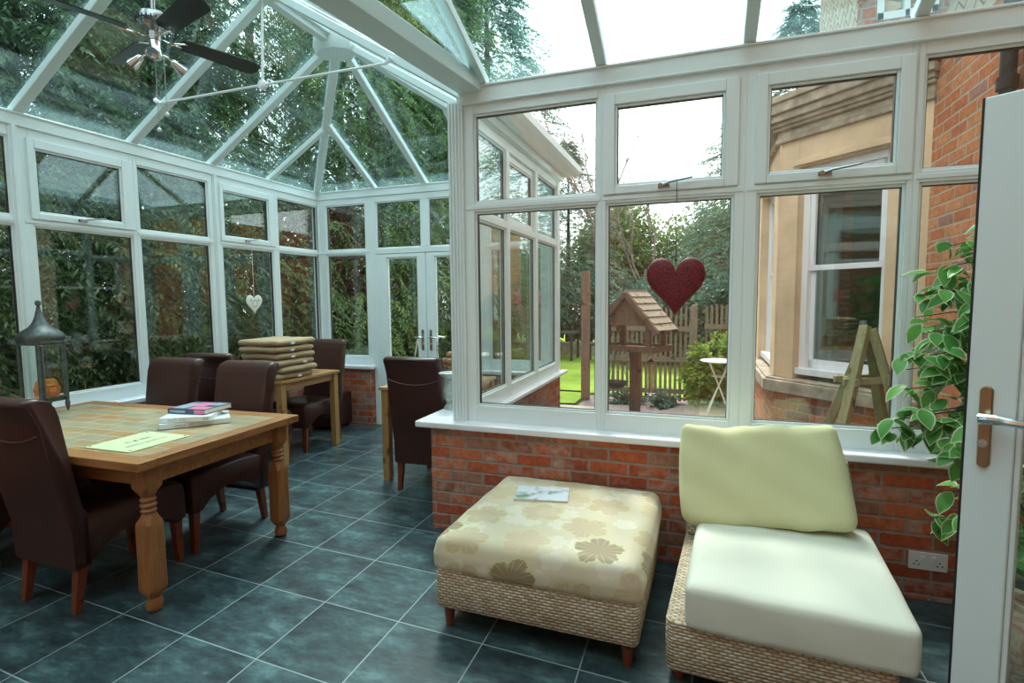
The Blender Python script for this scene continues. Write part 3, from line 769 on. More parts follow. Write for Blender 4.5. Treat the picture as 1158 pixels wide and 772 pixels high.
quad(g, (-1.27, YA - .02, ZE), (-1.27, YK, ZE), (-1.27, YK, ZE + sm * (YA - YK)), (-1.27, YA - .02, ZE + .01))
g.build('roof_pane', M['glassr'], ceil, smooth=False)
# tie bar with its hanger
YT = 3.16
tr = empty('tie_bar', (-2.99, YT, 3.035)); tag(tr, 'thin white steel tie bar across the dining roof with a round hub and vertical hanger', 'tie bar')
a = MB(); zt = .0
a.tube([(-1.02, .0, .0), (0, 0, 0), (1.02, 0, 0)], .0085, 10); a.build('rod', M['white'], tr)
a = MB(); a.tube([(0, 0, .0), (.03, 0, ZR - .10 - 3.035)], .009, 10); a.build('hanger', M['white'], tr)
a = MB(); mt = Matrix.Rotation(PI / 2, 4, 'X')
a.lathe([(0.001, -.012), (.034, -.012), (.036, -.006), (.036, .006), (.034, .012), (.022, .014), (.020, .020), (.001, .021)], n=24, mat=Matrix.Rotation(PI / 2, 4, 'X')); a.build('hub', M['white'], tr)
for sx in (-1, 1): a = MB(); a.tube([(sx * 1.02, 0, 0), (sx * 1.06, 0, .03)], [.014, .018], 10); a.build('bracket', M['white'], tr)
# ------------------------------------------------------------------ leather dining chairs
def make_chair():
    """faces +Y; local origin on the floor below the rear legs' line centre"""
    root = empty('dining_chair')
    w = .225
    # back slab: profile in (y, z)
    rear = [(-.005, .215), (-.012, .40), (-.06, .60), (-.100, .80), (-.120, .93), (-.150, 1.01), (-.172, 1.035)]
    top = [(-.178, 1.052), (-.160, 1.066), (-.120, 1.070), (-.080, 1.058), (-.050, 1.030)]
    front = [(-.032, .98), (-.018, .90), (.000, .80), (.030, .62), (.055, .50), (.080, .47), (.080, .215)]
    prof = rear + top + front
    b = MB()
    def sec(x, s):
        c = (-.03, .62); return [Vector((x, c[0] + (p[0] - c[0]) * s, c[1] + (p[1] - c[1]) * (1 - (1 - s) * .12))) for p in prof]
    b.loft([sec(-w, .80), sec(-w + .012, .95), sec(-w + .03, 1), sec(0, 1.02), sec(w - .03, 1), sec(w - .012, .95), sec(w, .80)])
    bo = b.build('backrest', M['leather'], root, bevel=0, angle=70)
    # seat with the arched apron
    s = MB()
    arch = [(.55, .245)]
    pr = [(.03, .470), (.20, .482), (.45, .484), (.54, .476), (.572, .45), (.58, .40), (.578, .25), (.545, .235)]
    for i in range(9):
        t = i / 8; y = .52 - t * .44; pr.append((y, .235 + .105 * math.sin(PI * t) ** .8 if 0 < t < 1 else .235))
    pr.append((.03, .215))
    def ss(x, k): 
        c = (.3, .36); return [Vector((x, c[0] + (p[0] - c[0]) * (1 - (1 - k) * .25), c[1] + (p[1] - c[1]) * k)) for p in pr]
    s.loft([ss(-w, .88), ss(-w + .014, .97), ss(-w + .035, 1), ss(0, 1.0), ss(w - .035, 1), ss(w - .014, .97), ss(w, .88)])
    s.build('seat', M['leather'], root, angle=60)
    # curved piping sewn across the rear of the back
    p = MB()
    pts = []
    for i in range(13):
        t = i / 12 * 2 - 1; z = .855 + .045 * t * t
        # rear surface y at z
        for (ya, za), (yb, zb) in zip(rear[:-1], rear[1:]):
            if za <= z <= zb: y = ya + (yb - ya) * (z - za) / (zb - za)
        pts.append((t * (w - .010), y - .005, z))
    p.tube(pts, .0045, 6); p.build('piping', M['seam'], bo)
    for sx in (-1, 1): p = MB(); p.tube([(sx * (w - .004), y + (.012 if k < 5 else .02), z) for k, (y, z) in enumerate(rear[1:])], .0028, 5); p.build('piping', M['seam'], bo)
    for sx in (-1, 1):
        for fr in (0, 1):
            l = MB(); x = sx * .188
            if fr: a, c = (x, .535, .25), (x, .545, 0)
            else: a, c = (x, .035, .24), (x, .0, 0)
            l.loft([[Vector((p_[0] + dx * q, p_[1] + dy * q, p_[2])) for dx, dy in ((-1, -1), (1, -1), (1, 1), (-1, 1))] for p_, q in ((c, .016), (a, .024))])
            l.build('leg', M['mahog'], root, bevel=.003)
    return root
chair0 = make_chair()
CH = [  # x, y(rear legs), rz, label
    (-3.01, 1.635, 0.0, 'brown leather dining chair in the left foreground, its back to the camera'),
    (-3.78, 1.625, 0.02, 'brown leather dining chair cut off by the left edge, under the pine table'),
    (-3.02, 2.835, PI, 'brown leather dining chair behind the stacked books, across the pine table'),
    (-3.745, 2.86, PI - .04, 'brown leather dining chair left of the books, across the pine table by the window'),
    (-3.825, 3.44, .06, 'brown leather dining chair between the pine table and the oak table of cushions'),
    (-3.85, 4.745, PI + .03, 'brown leather dining chair at the far end of the oak table with cushions'),
    (-2.03, 3.615, 0.06, 'lone brown leather dining chair before the french doors, its back to the camera'),
]
for i, (x, y, rz, lab) in enumerate(CH):
    o = chair0 if i == 0 else copy_tree(chair0)
    o.location = (x, y, 0); o.rotation_euler = (0, 0, rz); tag(o, lab, 'chair', 'brown leather dining chairs')
# low leather stool by the brick pier
o = empty('cube_stool', (-4.09, 5.17, 0)); tag(o, 'low dark brown box stool on the floor against the far brick pier', 'stool')
c = rounded(.34, .34, .37, .012, (.002, 0)); c.v = [(a, b_, z + .04) for a, b_, z in c.v]; c.build('seat', M['leather'], o)
for sx in (-1, 1):
    for sy in (-1, 1): q = MB(); q.box(sx * .13 - .015, sx * .13 + .015, sy * .13 - .015, sy * .13 + .015, 0, .05); q.build('foot', M['mahog'], o)

# ------------------------------------------------------------------ big pine table
tb = empty('farmhouse_table', (-3.33, 2.185, 0), math.radians(1.6)); tag(tb, 'large pine farmhouse table with turned legs and a tile inlaid top in the left foreground', 'table')
LX, LY, TH = .920, .535, .765
m = MB()
m.box(-LX, LX, -LY, -LY + .095, TH - .042, TH); m.box(-LX, LX, LY - .095, LY, TH - .042, TH)
m.build('table_top', M['pine'], tb, bevel=.004)
m = MB(); m.box(-LX + .001, -LX + .095, -LY + .096, LY - .096, TH - .042, TH); m.box(LX - .095, LX - .001, -LY + .096, LY - .096, TH - .042, TH)
m.box(-LX + .095, LX - .095, -LY + .095, LY - .095, TH - .040, TH - .012)
m.build('end_rail', M['pine_y'], tb, bevel=.004)
m = MB(); m.box(-LX + .096, LX - .096, -LY + .096, LY - .096, TH - .012, TH - .001); m.build('tile_inlay', M['tiletop'], tb)
lx, ly = LX - .088, LY - .105
m = MB(); ap = TH - .042
m.box(-lx, lx, -ly - .012, -ly + .012, ap - .10, ap); m.box(-lx, lx, ly - .012, ly + .012, ap - .10, ap)
m.box(-lx - .012, -lx + .012, -ly, ly, ap - .10, ap); m.box(lx - .012, lx + .012, -ly, ly, ap - .10, ap)
m.build('apron', M['pine'], tb, bevel=.002)
def sqring(s, z, ch=0.):
    k = s - ch
    return [Vector(p) for p in ((-k, -s, z), (k, -s, z), (s, -k, z), (s, k, z), (k, s, z), (-k, s, z), (-s, k, z), (-s, -k, z))]
def rring(rad, z):
    return [Vector((rad * math.cos(a), rad * math.sin(a), z)) for a in [-PI / 2 - PI / 8 + i * PI / 4 for i in range(8)]]
def turned_leg():
    m = MB(); s = .044
    m.loft([rring(.022, .0), rring(.034, .008), rring(.040, .028), rring(.037, .048), rring(.026, .064), rring(.024, .070)])
    m.loft([rring(.024, .066), rring(.030, .072), sqring(.036, .082, .020), sqring(.0475, .112, .013), sqring(.048, .125, .013), sqring(.047, .25, .013), sqring(.0465, .42, .013), sqring(.0455, .440, .013), sqring(.036, .462, .014), rring(.034, .480), rring(.030, .490)])
    # rings of the turning, finer roundness
    prof = [(.029, .488), (.034, .494), (.036, .503), (.030, .510), (.027, .514), (.034, .520), (.037, .530), (.031, .538), (.027, .542), (.033, .548), (.035, .556), (.029, .564), (.027, .568), (.034, .578), (.038, .588)]
    m.lathe(prof, n=20)
    m.loft([rring(.038, .586), sqring(.044, .605, .018), sqring(.046, .62, .004), sqring(.046, TH - .045, .002)])
    return m
for sx in (-1, 1):
    for sy in (-1, 1):
        o = turned_leg().build('leg', M['pine_z'], tb, angle=28); o.location = (sx * lx, sy * ly, 0)

# ------------------------------------------------------------------ two plain oak tables
def oak_table(x0, x1, y0, y1, h, label):
    o = empty('oak_table', ((x0 + x1) / 2, (y0 + y1) / 2, 0)); tag(o, label, 'table')
    a, b = (x1 - x0) / 2, (y1 - y0) / 2
    m = MB(); m.box(-a, a, -b, b, h - .026, h); m.build('table_top', M['oak_y'], o, bevel=.003)
    m = MB()
    for s in (-1, 1): m.box(s * (a - .045) - .01, s * (a - .045) + .01, -b + .05, b - .05, h - .096, h - .026); m.box(-a + .05, a - .05, s * (b - .045) - .01, s * (b - .045) + .01, h - .096, h - .026)
    m.build('apron', M['oak_y'], o, bevel=.002)
    for sx in (-1, 1):
        for sy in (-1, 1):
            m = MB(); cx, cy = sx * (a - .045), sy * (b - .045); m.box(cx - .031, cx + .031, cy - .031, cy + .031, 0, h - .027); m.build('leg', M['oak_z'], o, bevel=.003)
    return o
oak_table(-4.24, -3.515, 3.775, 4.60, .775, 'small square oak table carrying the pile of tan cushions')
oak_table(-2.475, -1.76, 3.725, 4.55, .785, 'small oak table near the french doors with magazines and a wire basket on it')

# ------------------------------------------------------------------ tan cushions
def pad(w, d, h, seed):
    return rounded(w, d, h, .028, (.007, .006), 16, .0028, seed)
hh = .0605
spots = [(.03, -.01, .46, .50, 1, 'lowest tan seat cushion in the pile, resting on the oak table'),
         (.05, .02, .48, .50, 0, 'second tan seat cushion from the bottom of the pile'),
         (.0, -.02, .52, .55, 1, 'third tan seat cushion from the bottom of the pile, its label at the right'),
         (.0, .015, .51, .52, 1, 'tan seat cushion just above the middle of the pile'),
         (-.005, .0, .515, .53, 1, 'second tan seat cushion from the top of the pile'),
         (-.01, .01, .53, .54, 1, 'topmost tan seat cushion of the pile on the oak table')]
for i, (dx, dy, w, d, lb, lab) in enumerate(spots):
    w, d, dx = w * .90, d * .94, dx * .8
    o = pad(w, d, hh * .80, i + 3).build('seat_cushion', M['cord'])
    o.location = (-3.765 + dx, 4.02 + dy, .777 + i * hh * 1.02 + .004); o.rotation_euler = (0, 0, rnd.uniform(-.04, .04)); tag(o, lab, 'cushion', 'tan seat cushions piled on the oak table')
    if lb:
        q = MB(); yy = {0: .02, 2: .10, 3: -.07, 4: -.07, 5: -.07}[i]; q.box(w / 2 - .006, w / 2 + .010, yy - .022, yy + .022, .008, .026); q.build('care_tag', M['label'], o)
    q = MB(); n = 40
    pts = []
    for k in range(n + 1):
        a = 2 * PI * k / n; c_, s_ = math.cos(a), math.sin(a); e = 6
        f = (abs(c_) ** e + abs(s_) ** e) ** (-1 / e); pts.append((f * c_ * (w / 2 + .004), f * s_ * (d / 2 + .004), hh * .4))
    q.tube(pts, .0022, 5, False); q.build('piping', M['cord'], o)

# ------------------------------------------------------------------ lantern with a carved face candle
ln = empty('lantern', (-4.125, 2.305, TH), math.radians(96)); tag(ln, 'tall weathered metal candle lantern with a finial roof on the pine table', 'lantern')
S = .098; ln.scale = (.82, .82, 1)
m = MB(); m.box(-S, S, -S, S, .075, .095)
for sx in (-1, 1):
    for sy in (-1, 1): m.box(sx * S - .011, sx * S + .011, sy * S - .011, sy * S + .011, .075, .47)
m.box(-S, S, -S - .01, -S + .01, .455, .475); m.box(-S, S, S - .01, S + .01, .455, .475); m.box(-S - .01, -S + .01, -S, S, .455, .475); m.box(S - .01, S + .01, -S, S, .455, .475)
m.build('body', M['pewter'], ln, bevel=.002)
m = MB()
rings = []
for s, z, ch in ((.112, .460, .02), (.116, .468, .02), (.112, .480, .02), (.122, .488, .026), (.126, .505, .028), (.120, .525, .03), (.094, .548, .028), (.060, .572, .02), (.040, .600, .014), (.027, .632, .010), (.019, .665, .007), (.013, .690, .005), (.010, .700, .004)):
    rings.append(sqring(s, z, ch))
m.loft(rings); m.build('roof', M['pewter'], ln, angle=50)
m = MB(); m.lathe([(.001, .69), (.010, .695), (.016, .702), (.008, .708), (.018, .716), (.021, .729), (.017, .742), (.001, .750)], n=16); m.build('finial', M['pewter'], ln)
for sx in (-1, 1):
    for sy in (-1, 1):
        m = MB(); m.lathe([(.003, 0), (.010, .012), (.019, .05), (.015, .068), (.008, .078)], (sx * S, sy * S, 0), 10); m.build('foot', M['pewter'], ln)
for k, (a, b, c, d) in enumerate(((-S + .01, S - .01, -S, -S), (-S + .01, S - .01, S, S), (-S, -S, -S + .01, S - .01), (S, S, -S + .01, S - .01))):
    m = MB()
    if c == d: m.box(a, b, c - .0015, c + .0015, .095, .455)
    else: m.box(a - .0015, a + .0015, c, d, .095, .455)
    m.build('pane', M['glass'], ln, smooth=False)
m = MB(); y = -S - .008
for a, b, c, d in ((-S + .014, -S + .030, .10, .452), (S - .030, S - .014, .10, .452), (-S + .03, S - .03, .10, .114), (-S + .03, S - .03, .438, .452)): m.box(a, b, y - .005, y + .005, c, d)
dr = m.build('door', M['pewter'], ln, bevel=.0015)
m = MB(); m.lathe([(.001, 0), (.006, 0), (.005, .012), (.009, .018), (.001, .022)], n=10, mat=Matrix.Translation((S - .022, y - .005, .28)) @ Matrix.Rotation(PI / 2, 4, 'X')); m.build('knob', M['pewter'], dr)
def face_candle():
    n = 48; b = MB(); vs = []; rows = 34
    def gs(x, z, cx, cz, sx, sz): return math.exp(-((x - cx) / sx) ** 2 - ((z - cz) / sz) ** 2)
    for i in range(rows):
        v = i / (rows - 1)
        for j in range(n):
            a = 2 * PI * j / n; cx, cy = math.cos(a), math.sin(a)
            rr = .072 * (1 - .18 * v ** 3) * (1 + .10 * math.sin(v * PI))
            if v > .96: rr *= .9
            x, y = rr * cx * 1.12, rr * cy * .85; z = .145 * v
            if cy < .35:
                d = .020 * gs(x, z, 0, .066, .011, .024) + .010 * gs(x, z, 0, .050, .018, .009)      # nose
                d += .011 * gs(x, z, 0, .030, .030, .006) - .008 * gs(x, z, 0, .0235, .026, .003) + .008 * gs(x, z, 0, .017, .022, .005)   # mouth
                for s in (-1, 1):
                    d += -.012 * gs(x, z, s * .030, .084, .016, .008) + .009 * gs(x, z, s * .030, .083, .010, .005) + .010 * gs(x, z, s * .032, .102, .022, .007)
                    d += .008 * gs(x, z, s * .040, .048, .018, .018)
                y -= d * 1.5
            vs.append((x, y, z))
    fs = []
    for i in range(rows - 1):
        for j in range(n): p = i * n + j; q = i * n + (j + 1) % n; fs.append((p, q, q + n, p + n))
    fs += [tuple(range(n))[::-1], tuple(range((rows - 1) * n, rows * n))]
    b.add(vs, fs)
    for s in (-1, 1): b.lathe([(.001, -.012), (.012, -.010), (.018, 0), (.012, .010), (.001, .012)], n=12, mat=Matrix.Translation((s * .083, 0, .07)) @ Matrix.Rotation(PI / 2, 4, 'Y') @ Matrix.Scale(1.5, 4, (0, 1, 0)))
    b.lathe([(.095, 0), (.098, .006), (.092, .016), (.07, .02)], n=24)
    return b
o = face_candle().build('carved_face_ornament', M['candle'], None, angle=60); o.location = (-4.12, 2.315, TH + .0955); o.rotation_euler = (0, 0, math.radians(74)); o.scale = (.76, .76, .86)
tag(o, 'orange carved face ornament inside the metal lantern', 'ornament')

# ------------------------------------------------------------------ books and sign on the pine table
def book(name, w, d, h, cover, spine_fn, loc, rz, label, tw='paper'):
    """spine along +-x at y=-d/2"""
    o = empty(name, loc, rz); tag(o, label, 'book', 'books stacked on the pine table')
    m = MB(); m.box(-w / 2, w / 2, -d / 2, d / 2, 0, .003); m.box(-w / 2, w / 2, -d / 2, d / 2, h - .003, h); m.box(-w / 2, w / 2, -d / 2, -d / 2 + .003, 0, h)
    c_ = m.build('cover', cover, o, bevel=.001)
    m = MB(); m.box(-w / 2 + .004, w / 2 - .004, -d / 2 + .002, d / 2 - .004, .003, h - .003); m.build('pages', M['paper'], o)
    spine_fn(c_, w, d, h); return o
def glyphs(par, x0, x1, z0, z1, y, mat, seed, wd=.007, name='lettering', top=False):
    rs = random.Random(seed); m = MB(); x = x0
    while x < x1:
        g = wd * rs.uniform(.6, 1.1)
        if rs.random() < .85:
            if top:
                m.box(x, x + wd * .28, y, y + (z1 - z0), z0 * 0 + par_top[0], par_top[0] + .0006)
                m.box(x, x + g * .8, y + (z1 - z0) * rs.choice((0, .4, .8)), y + (z1 - z0) * rs.choice((.2, .6, 1)), par_top[0], par_top[0] + .0006)
            else:
                m.box(x, x + wd * .28, y - .0006, y, z0, z1); zz = z0 + (z1 - z0) * rs.choice((0, .4, .8)); m.box(x, x + g * .8, y - .0006, y, zz, zz + (z1 - z0) * .2)
        x += g * 1.25
    m.build(name, mat, par, smooth=False)
par_top = [0]
def sp1(c, w, d, h): glyphs(c, -w * .28, w * .0, h * .25, h * .7, -d / 2, M['grey'], 1)
def sp2(c, w, d, h):
    glyphs(c, -w * .36, w * .02, h * .25, h * .75, -d / 2, M['gold'], 2, .008); glyphs(c, w * .36, w * .44, h * .3, h * .7, -d / 2, M['ink'], 3)
def sp3(c, w, d, h):
    m = MB(); m.box(w * .22, w * .5, -d / 2 - .0006, -d / 2, .002, h - .002); m.box(w * .0, w * .5, -d / 2 + .01, -d / 2 + .08, h, h + .0006); m.box(-w * .2, w * .18, -d / 2 + .09, d / 2 - .03, h, h + .0007)
    m.build('cover_print', M['pinkb'], c, smooth=False)
    m = MB(); m.box(-w * .45, -w * .02, -d / 2 - .0006, -d / 2, .006, h - .008); m.box(-w * .45, -w * .1, -d / 2 + .02, d / 2 - .05, h, h + .0006); m.box(w * .2, w * .48, .02, d / 2 - .02, h, h + .0005)
    m.build('cover_print', M['grey'], c, smooth=False)
BO = Vector((-2.70, 2.25, TH))
# the stack: spines face the camera
book('book', .36, .25, .030, M['bookw'], sp1, (-2.88, 2.386, TH + .001), math.radians(49), 'white book with a grey spine title, at the bottom of the stack')
book('book', .275, .22, .028, M['bookw'], sp2, (-2.878, 2.357, TH + .032), math.radians(31), 'white book with gold spine lettering, in the middle of the stack')
book('book', .26, .225, .030, M['navy'], sp3, (-2.905, 2.442, TH + .061), math.radians(7), 'dark blue book with a pink and grey cover, on top of the stack')
sg = empty('enamel_sign', (-2.77, 1.955, TH), math.radians(91)); tag(sg, 'pale green rectangular sign with dark writing lying at the near corner of the pine table', 'sign')
m = MB(); m.box(-.168, .168, -.158, .158, 0, .0045); pl = m.build('board', M['green'], sg, bevel=.0012)
par_top[0] = .0046
glyphs(pl, -.05, .005, 0, .024, .012, M['ink'], 5, .011, top=True); glyphs(pl, .025, .085, 0, .024, .012, M['ink'], 6, .011, top=True)
glyphs(pl, -.11, .13, 0, .016, -.065, M['grey'], 7, .011, top=True)
for sx in (-1, 1):
    for sy in (-1, 1): m = MB(); m.lathe([(.006, .0045), (.006, .0055), (.002, .006)], (sx * .150, sy * .140, 0), 10); m.build('screw', M['ink'], sg)

# ------------------------------------------------------------------ ottoman
ot = empty('ottoman', (-.655, 2.525, 0), math.radians(-1.2)); tag(ot, 'square seagrass ottoman with a floral cushion top, standing before the brick wall', 'ottoman')
def wick_box(mb, w, d, z0, z1, r=.03):
    def ring(z, k=0): 
        p = []
        for cx, cy, a0 in ((w / 2 - r, d / 2 - r, 0), (-w / 2 + r, d / 2 - r, 90), (-w / 2 + r, -d / 2 + r, 180), (w / 2 - r, -d / 2 + r, 270)):
            for i in range(5): a = math.radians(a0 + i * 22.5); p.append(Vector((cx + (r - k) * math.cos(a), cy + (r - k) * math.sin(a), z)))
        return p
    mb.loft([ring(z0, .008), ring(z0 + .01), ring(z1 - .01), ring(z1, .008)])
m = MB(); wick_box(m, .91, .90, .105, .285); m.build('base', M['wicker'], ot, angle=60)
c = rounded(.93, .92, .165, .038, (.016, .010), 26, .0025, 5, lambda p: Vector((p.x * (1 - .04 * max(0, p.z - .08) / .08), p.y * (1 - .04 * max(0, p.z - .08) / .08), p.z + .275)))
ct = c.build('seat_cushion', M['floral'], ot, angle=80)
for sx in (-1, 1):
    for sy in (-1, 1):
        m = MB(); q = MB(); q.lathe([(.018, 0), (.030, .12)], (sx * .405, sy * .40, 0), 14); q.build('leg', M['mahog'], ot, angle=60)
bk = empty('booklet', (-.775, 2.665, .452), math.radians(10)); tag(bk, 'small white and green magazine lying on the floral ottoman', 'magazine')
m = MB(); m.box(-.135, .135, -.095, .095, 0, .013); m.build('pages', M['paper'], bk)
def magcover():
    m, nt, out = new_mat('flower_photo_cover')
    tc, x, y, z = geo_xyz(nt, True)
    n = noise(nt, tc, 14, 4, .6, .6); n2 = noise(nt, tc, 9, 2)
    c = ramp(nt, n, [(.34, (.22, .38, .16)), (.45, (.50, .58, .62)), (.52, (.80, .82, .88)), (.62, (.88, .86, .90))])
    c = mix(nt, ramp(nt, n2, [(.45, (0, 0, 0)), (.6, (1, 1, 1))]), c, (.75, .84, .93))
    principled(nt, out, c, .18); return m
M['mag'] = magcover()
m = MB(); m.box(-.138, .138, -.098, .098, .013, .0155); m.box(-.138, .138, -.098, .098, -.0015, .0); m.box(-.138, -.136, -.098, .098, 0, .0145); m.build('cover', M['mag'], bk)

# ------------------------------------------------------------------ slipper chair
sc_ = empty('slipper_chair', (.300, 2.485, 0), math.radians(-3.8)); tag(sc_, 'armless seagrass lounge chair with pale cushions in front of the window sill', 'armchair')
m = MB(); wick_box(m, .76, .92, .060, .262, .035)
m.build('base', M['wicker'], sc_, angle=60)
m = MB(); b0 = MB()
def bring(z, yc, t, w):
    r = .03; p = []
    for cx, cy, a0 in ((w / 2 - r, t / 2 - r, 0), (-w / 2 + r, t / 2 - r, 90), (-w / 2 + r, -t / 2 + r, 180), (w / 2 - r, -t / 2 + r, 270)):
        for i in range(5): a = math.radians(a0 + i * 22.5); p.append(Vector((cx + r * math.cos(a), yc + cy + r * math.sin(a), z)))
    return p
m.loft([bring(.27, .40, .10, .76), bring(.45, .415, .085, .76), bring(.60, .432, .08, .735), bring(.70, .450, .075, .70), bring(.715, .452, .055, .68)])
m.build('back_frame', M['wicker'], sc_, angle=60)
for sx in (-1, 1):
    for sy in (-1, 1): q = MB(); q.lathe([(.020, 0), (.030, .09)], (sx * .33, sy * .39, 0), 14); q.build('leg', M['mahog'], sc_, angle=60)
c = rounded(.735, .83, .180, .034, (.014, .006), 24, .002, 8, lambda p: Vector((p.x + .060, p.y - .075, p.z + .250)))
c.build('seat_cushion', M['cream2'], sc_, angle=80)
def lean(p):
    z = p.z; y = p.y
    # slab standing on edge leaning back with slumped corners
    q = Vector((p.x, y, z)); return q
c = rounded(.735, .17, .465, .045, (.004, .018), 26, .007, 11)
Mx = Matrix.Translation((-.010, .185, .425)) @ Matrix.Rotation(math.radians(-21), 4, 'X') @ Matrix.Rotation(math.radians(-5.5), 4, 'Y')
vs = []
for v in c.v:
    p = Vector(v); t = p.z / .475
    p.x *= 1.0 - .085 * t; p.x += -.012 * t
    p.z -= .020 * t * math.cos(p.x / .37 * PI / 2 * 2.2) * .5
    p.y += .010 * math.sin(p.x * 9) * t
    p.z += .008 * math.sin(p.x * 14 + 1) * t ** 3
    vs.append(tuple(Mx @ p))
c.v = vs
c.build('back_cushion', M['creamb'], sc_, angle=80)

# ------------------------------------------------------------------ wall socket
so = empty('wall_socket', (1.068, 3.055, .200)); tag(so, 'white double wall socket on the brick wall beside the lounge chair', 'socket')
m = MB(); m.box(-.080, .080, -.010, 0, -.044, .044); m.build('faceplate', M['white'], so, bevel=.003)
for s in (-1, 1): m = MB(); m.box(s * .022 - .008, s * .022 + .008, -.016, -.009, .004, .026); m.build('switch', M['white'], so, bevel=.002)
for s in (-1, 1):
    cx = s * .048
    for a, b in ((0, .006), (-.010, -.010), (.010, -.010)): m = MB(); m.box(cx + a - .003, cx + a + .003, -.0106, -.0095, b - .003 - .008, b + .004 - .008); m.build('socket_hole', M['seal'], so)

# ------------------------------------------------------------------ hanging hearts
def heart_poly(w, h, n=48):
    p = []
    for i in range(n):
        t = 2 * PI * i / n
        x = 16 * math.sin(t) ** 3; y = 13 * math.cos(t) - 5 * math.cos(2 * t) - 2 * math.cos(3 * t) - math.cos(4 * t)
        p.append((x / 32 * w, (y + 17) / 29.0 * h))
    return p
def heart(name, c, w, h, t, W, mat, cordmat, cord_top, label, deco=None):
    o = empty(name, c); tag(o, label, 'heart decoration')
    hp = heart_poly(w, h); b = MB()
    def ring(k, n_):
        q = []
        for x, z in hp:
            X, Z = x * k, h * .55 + (z - h * .55) * k
            q.append(Vector((W.u * X) + W.n * n_) + Vector((0, 0, Z)))
        return q
    b.loft([ring(.6, -t * .5), ring(.88, -t * .42), ring(.97, -t * .22), ring(1, 0), ring(.97, t * .22), ring(.88, t * .42), ring(.6, t * .5)])
    body = b.build('body', mat, o, angle=70)
    s = MB(); s.tube([Vector((0, 0, h * .88)), Vector((0, 0, h * 1.0)), Vector((0, 0, cord_top - c[2]))], .0022, 6); s.build('cord', cordmat, o)
    if deco:
        d = MB()
        for k in range(8):
            a = 2 * PI * k / 8; ce = W.u * (.032 * math.cos(a)) + W.n * (t * .5 + .0008) + Vector((0, 0, h * .56 + .032 * math.sin(a)))
            d.lathe([(.001, 0), (.010, .0), (.009, .002), (.001, .0025)], n=8, mat=Matrix.Translation(ce) @ W.n.to_track_quat('Z', 'Y').to_matrix().to_4x4() @ Matrix.Scale(.6, 4, (1, 0, 0)))
        for sx in (-1, 1):
            ce = W.u * (.05 * sx) + W.n * (t * .5) + Vector((0, 0, h * .72)); d.lathe([(.001, 0), (.012, 0), (.010, .002), (.001, .0025)], n=8, mat=Matrix.Translation(ce) @ W.n.to_track_quat('Z', 'Y').to_matrix().to_4x4())
        d.build('cut_pattern', deco, body)
    return o
heart('heart_hanging', (-.133, 3.045, 1.385), .305, .325, .045, WA, M['heart'], M['stringd'], 2.125, 'large dark red woven heart hanging on a dark cord before the middle window')
heart('heart_hanging', (-4.355, 4.355, 1.355), .215, .20, .016, WB, plain('cream_wood', (.80, .82, .72), .5), M['stringw'], 2.115, 'small cream heart with cut pattern hanging on a white cord before the left windows', M['grey'])

# ------------------------------------------------------------------ ceiling fan
FX, FY, FZ = -2.95, 2.32, 3.0
fn = empty('ceiling_fan', (FX, FY, FZ)); tag(fn, 'ceiling fan with four black blades hanging from the glass roof', 'ceiling fan')
m = MB(); m.tube([(0, 0, .06), (0, 0, ZR - .17 - FZ)], .013, 12); m.build('down_rod', M['steel'], fn)
m = MB(); m.lathe([(.05, ZR - .19 - FZ), (.055, ZR - .17 - FZ + .0), (.02, ZR - .215 - FZ)][::-1], n=20); m.build('canopy', M['steel'], fn)
m = MB(); m.lathe([(r_, z_ + .05) for r_, z_ in [(.02, .075), (.06, .070), (.082, .055), (.088, .035), (.088, .020), (.075, .008), (.080, .0), (.070, -.018), (.045, -.028), (.032, -.034), (.032, -.08), (.025, -.082)]], n=32); mo = m.build('motor_housing', M['steel'], fn)
m = MB()
for k in range(24):
    a = 2 * PI * k / 24; m.box(-.003, .003, .083, .090, .062, .080, Matrix.Rotation(a, 4, 'Z'))
m.build('vent', M['seal'], mo)
m = MB(); m.lathe([(.028, -.028), (.028, -.075), (.035, -.085), (.038, -.110), (.030, -.125), (.012, -.135), (.001, -.137)], n=20); m.build('switch_housing', M['chrome'], fn)
for k in range(4):
    a = math.radians(-18 + 90 * k)
    R_ = Matrix.Rotation(a, 4, 'Z')
    irn = MB(); irn.tube([R_ @ Vector(p) for p in ((.025, 0, -.010), (.08, 0, -.020), (.125, .02, -.010), (.16, .035, -.004))], .006, 8)
    irn.tube([R_ @ Vector(p) for p in ((.075, 0, -.018), (.125, -.02, -.012), (.16, -.035, -.006))], .006, 8)
    bo = MB(); pitch = Matrix.Translation((.135, 0, .0)) @ Matrix.Rotation(math.radians(-13), 4, 'X')
    poly = []
    for i in range(9): t = -PI / 2 + PI * i / 8; poly.append((.41 + .055 * math.cos(t), .066 * math.sin(t)))
    for i in range(7): t = PI / 2 + PI * i / 6; poly.append((.03 + .035 * math.cos(t), .052 * math.sin(t)))
    bo.prism(poly, -.003, .003, lambda x, y, t: R_ @ (pitch @ Vector((x, y, t))))
    bl = bo.build('blade', M['fanblade'], fn, angle=30); irn.build('blade_iron', M['chrome'], bl)
for k in range(3):
    a = math.radians(75 + 120 * k); R_ = Matrix.Translation((0, 0, -.095)) @ Matrix.Rotation(a, 4, 'Z')
    m = MB(); m.tube([R_ @ Vector(p) for p in ((.03, 0, 0), (.065, 0, -.005), (.09, 0, -.02))], .006, 8)
    Rl = R_ @ Matrix.Translation((.09, 0, -.02)) @ Matrix.Rotation(math.radians(125), 4, 'Y')
    m.lathe([(.008, -.01), (.018, .0), (.022, .02), (.030, .05), (.033, .07), (.029, .07), (.024, .045), (.001, .04)], n=16, mat=Rl)
    m.build('spotlight', M['chrome'], fn)
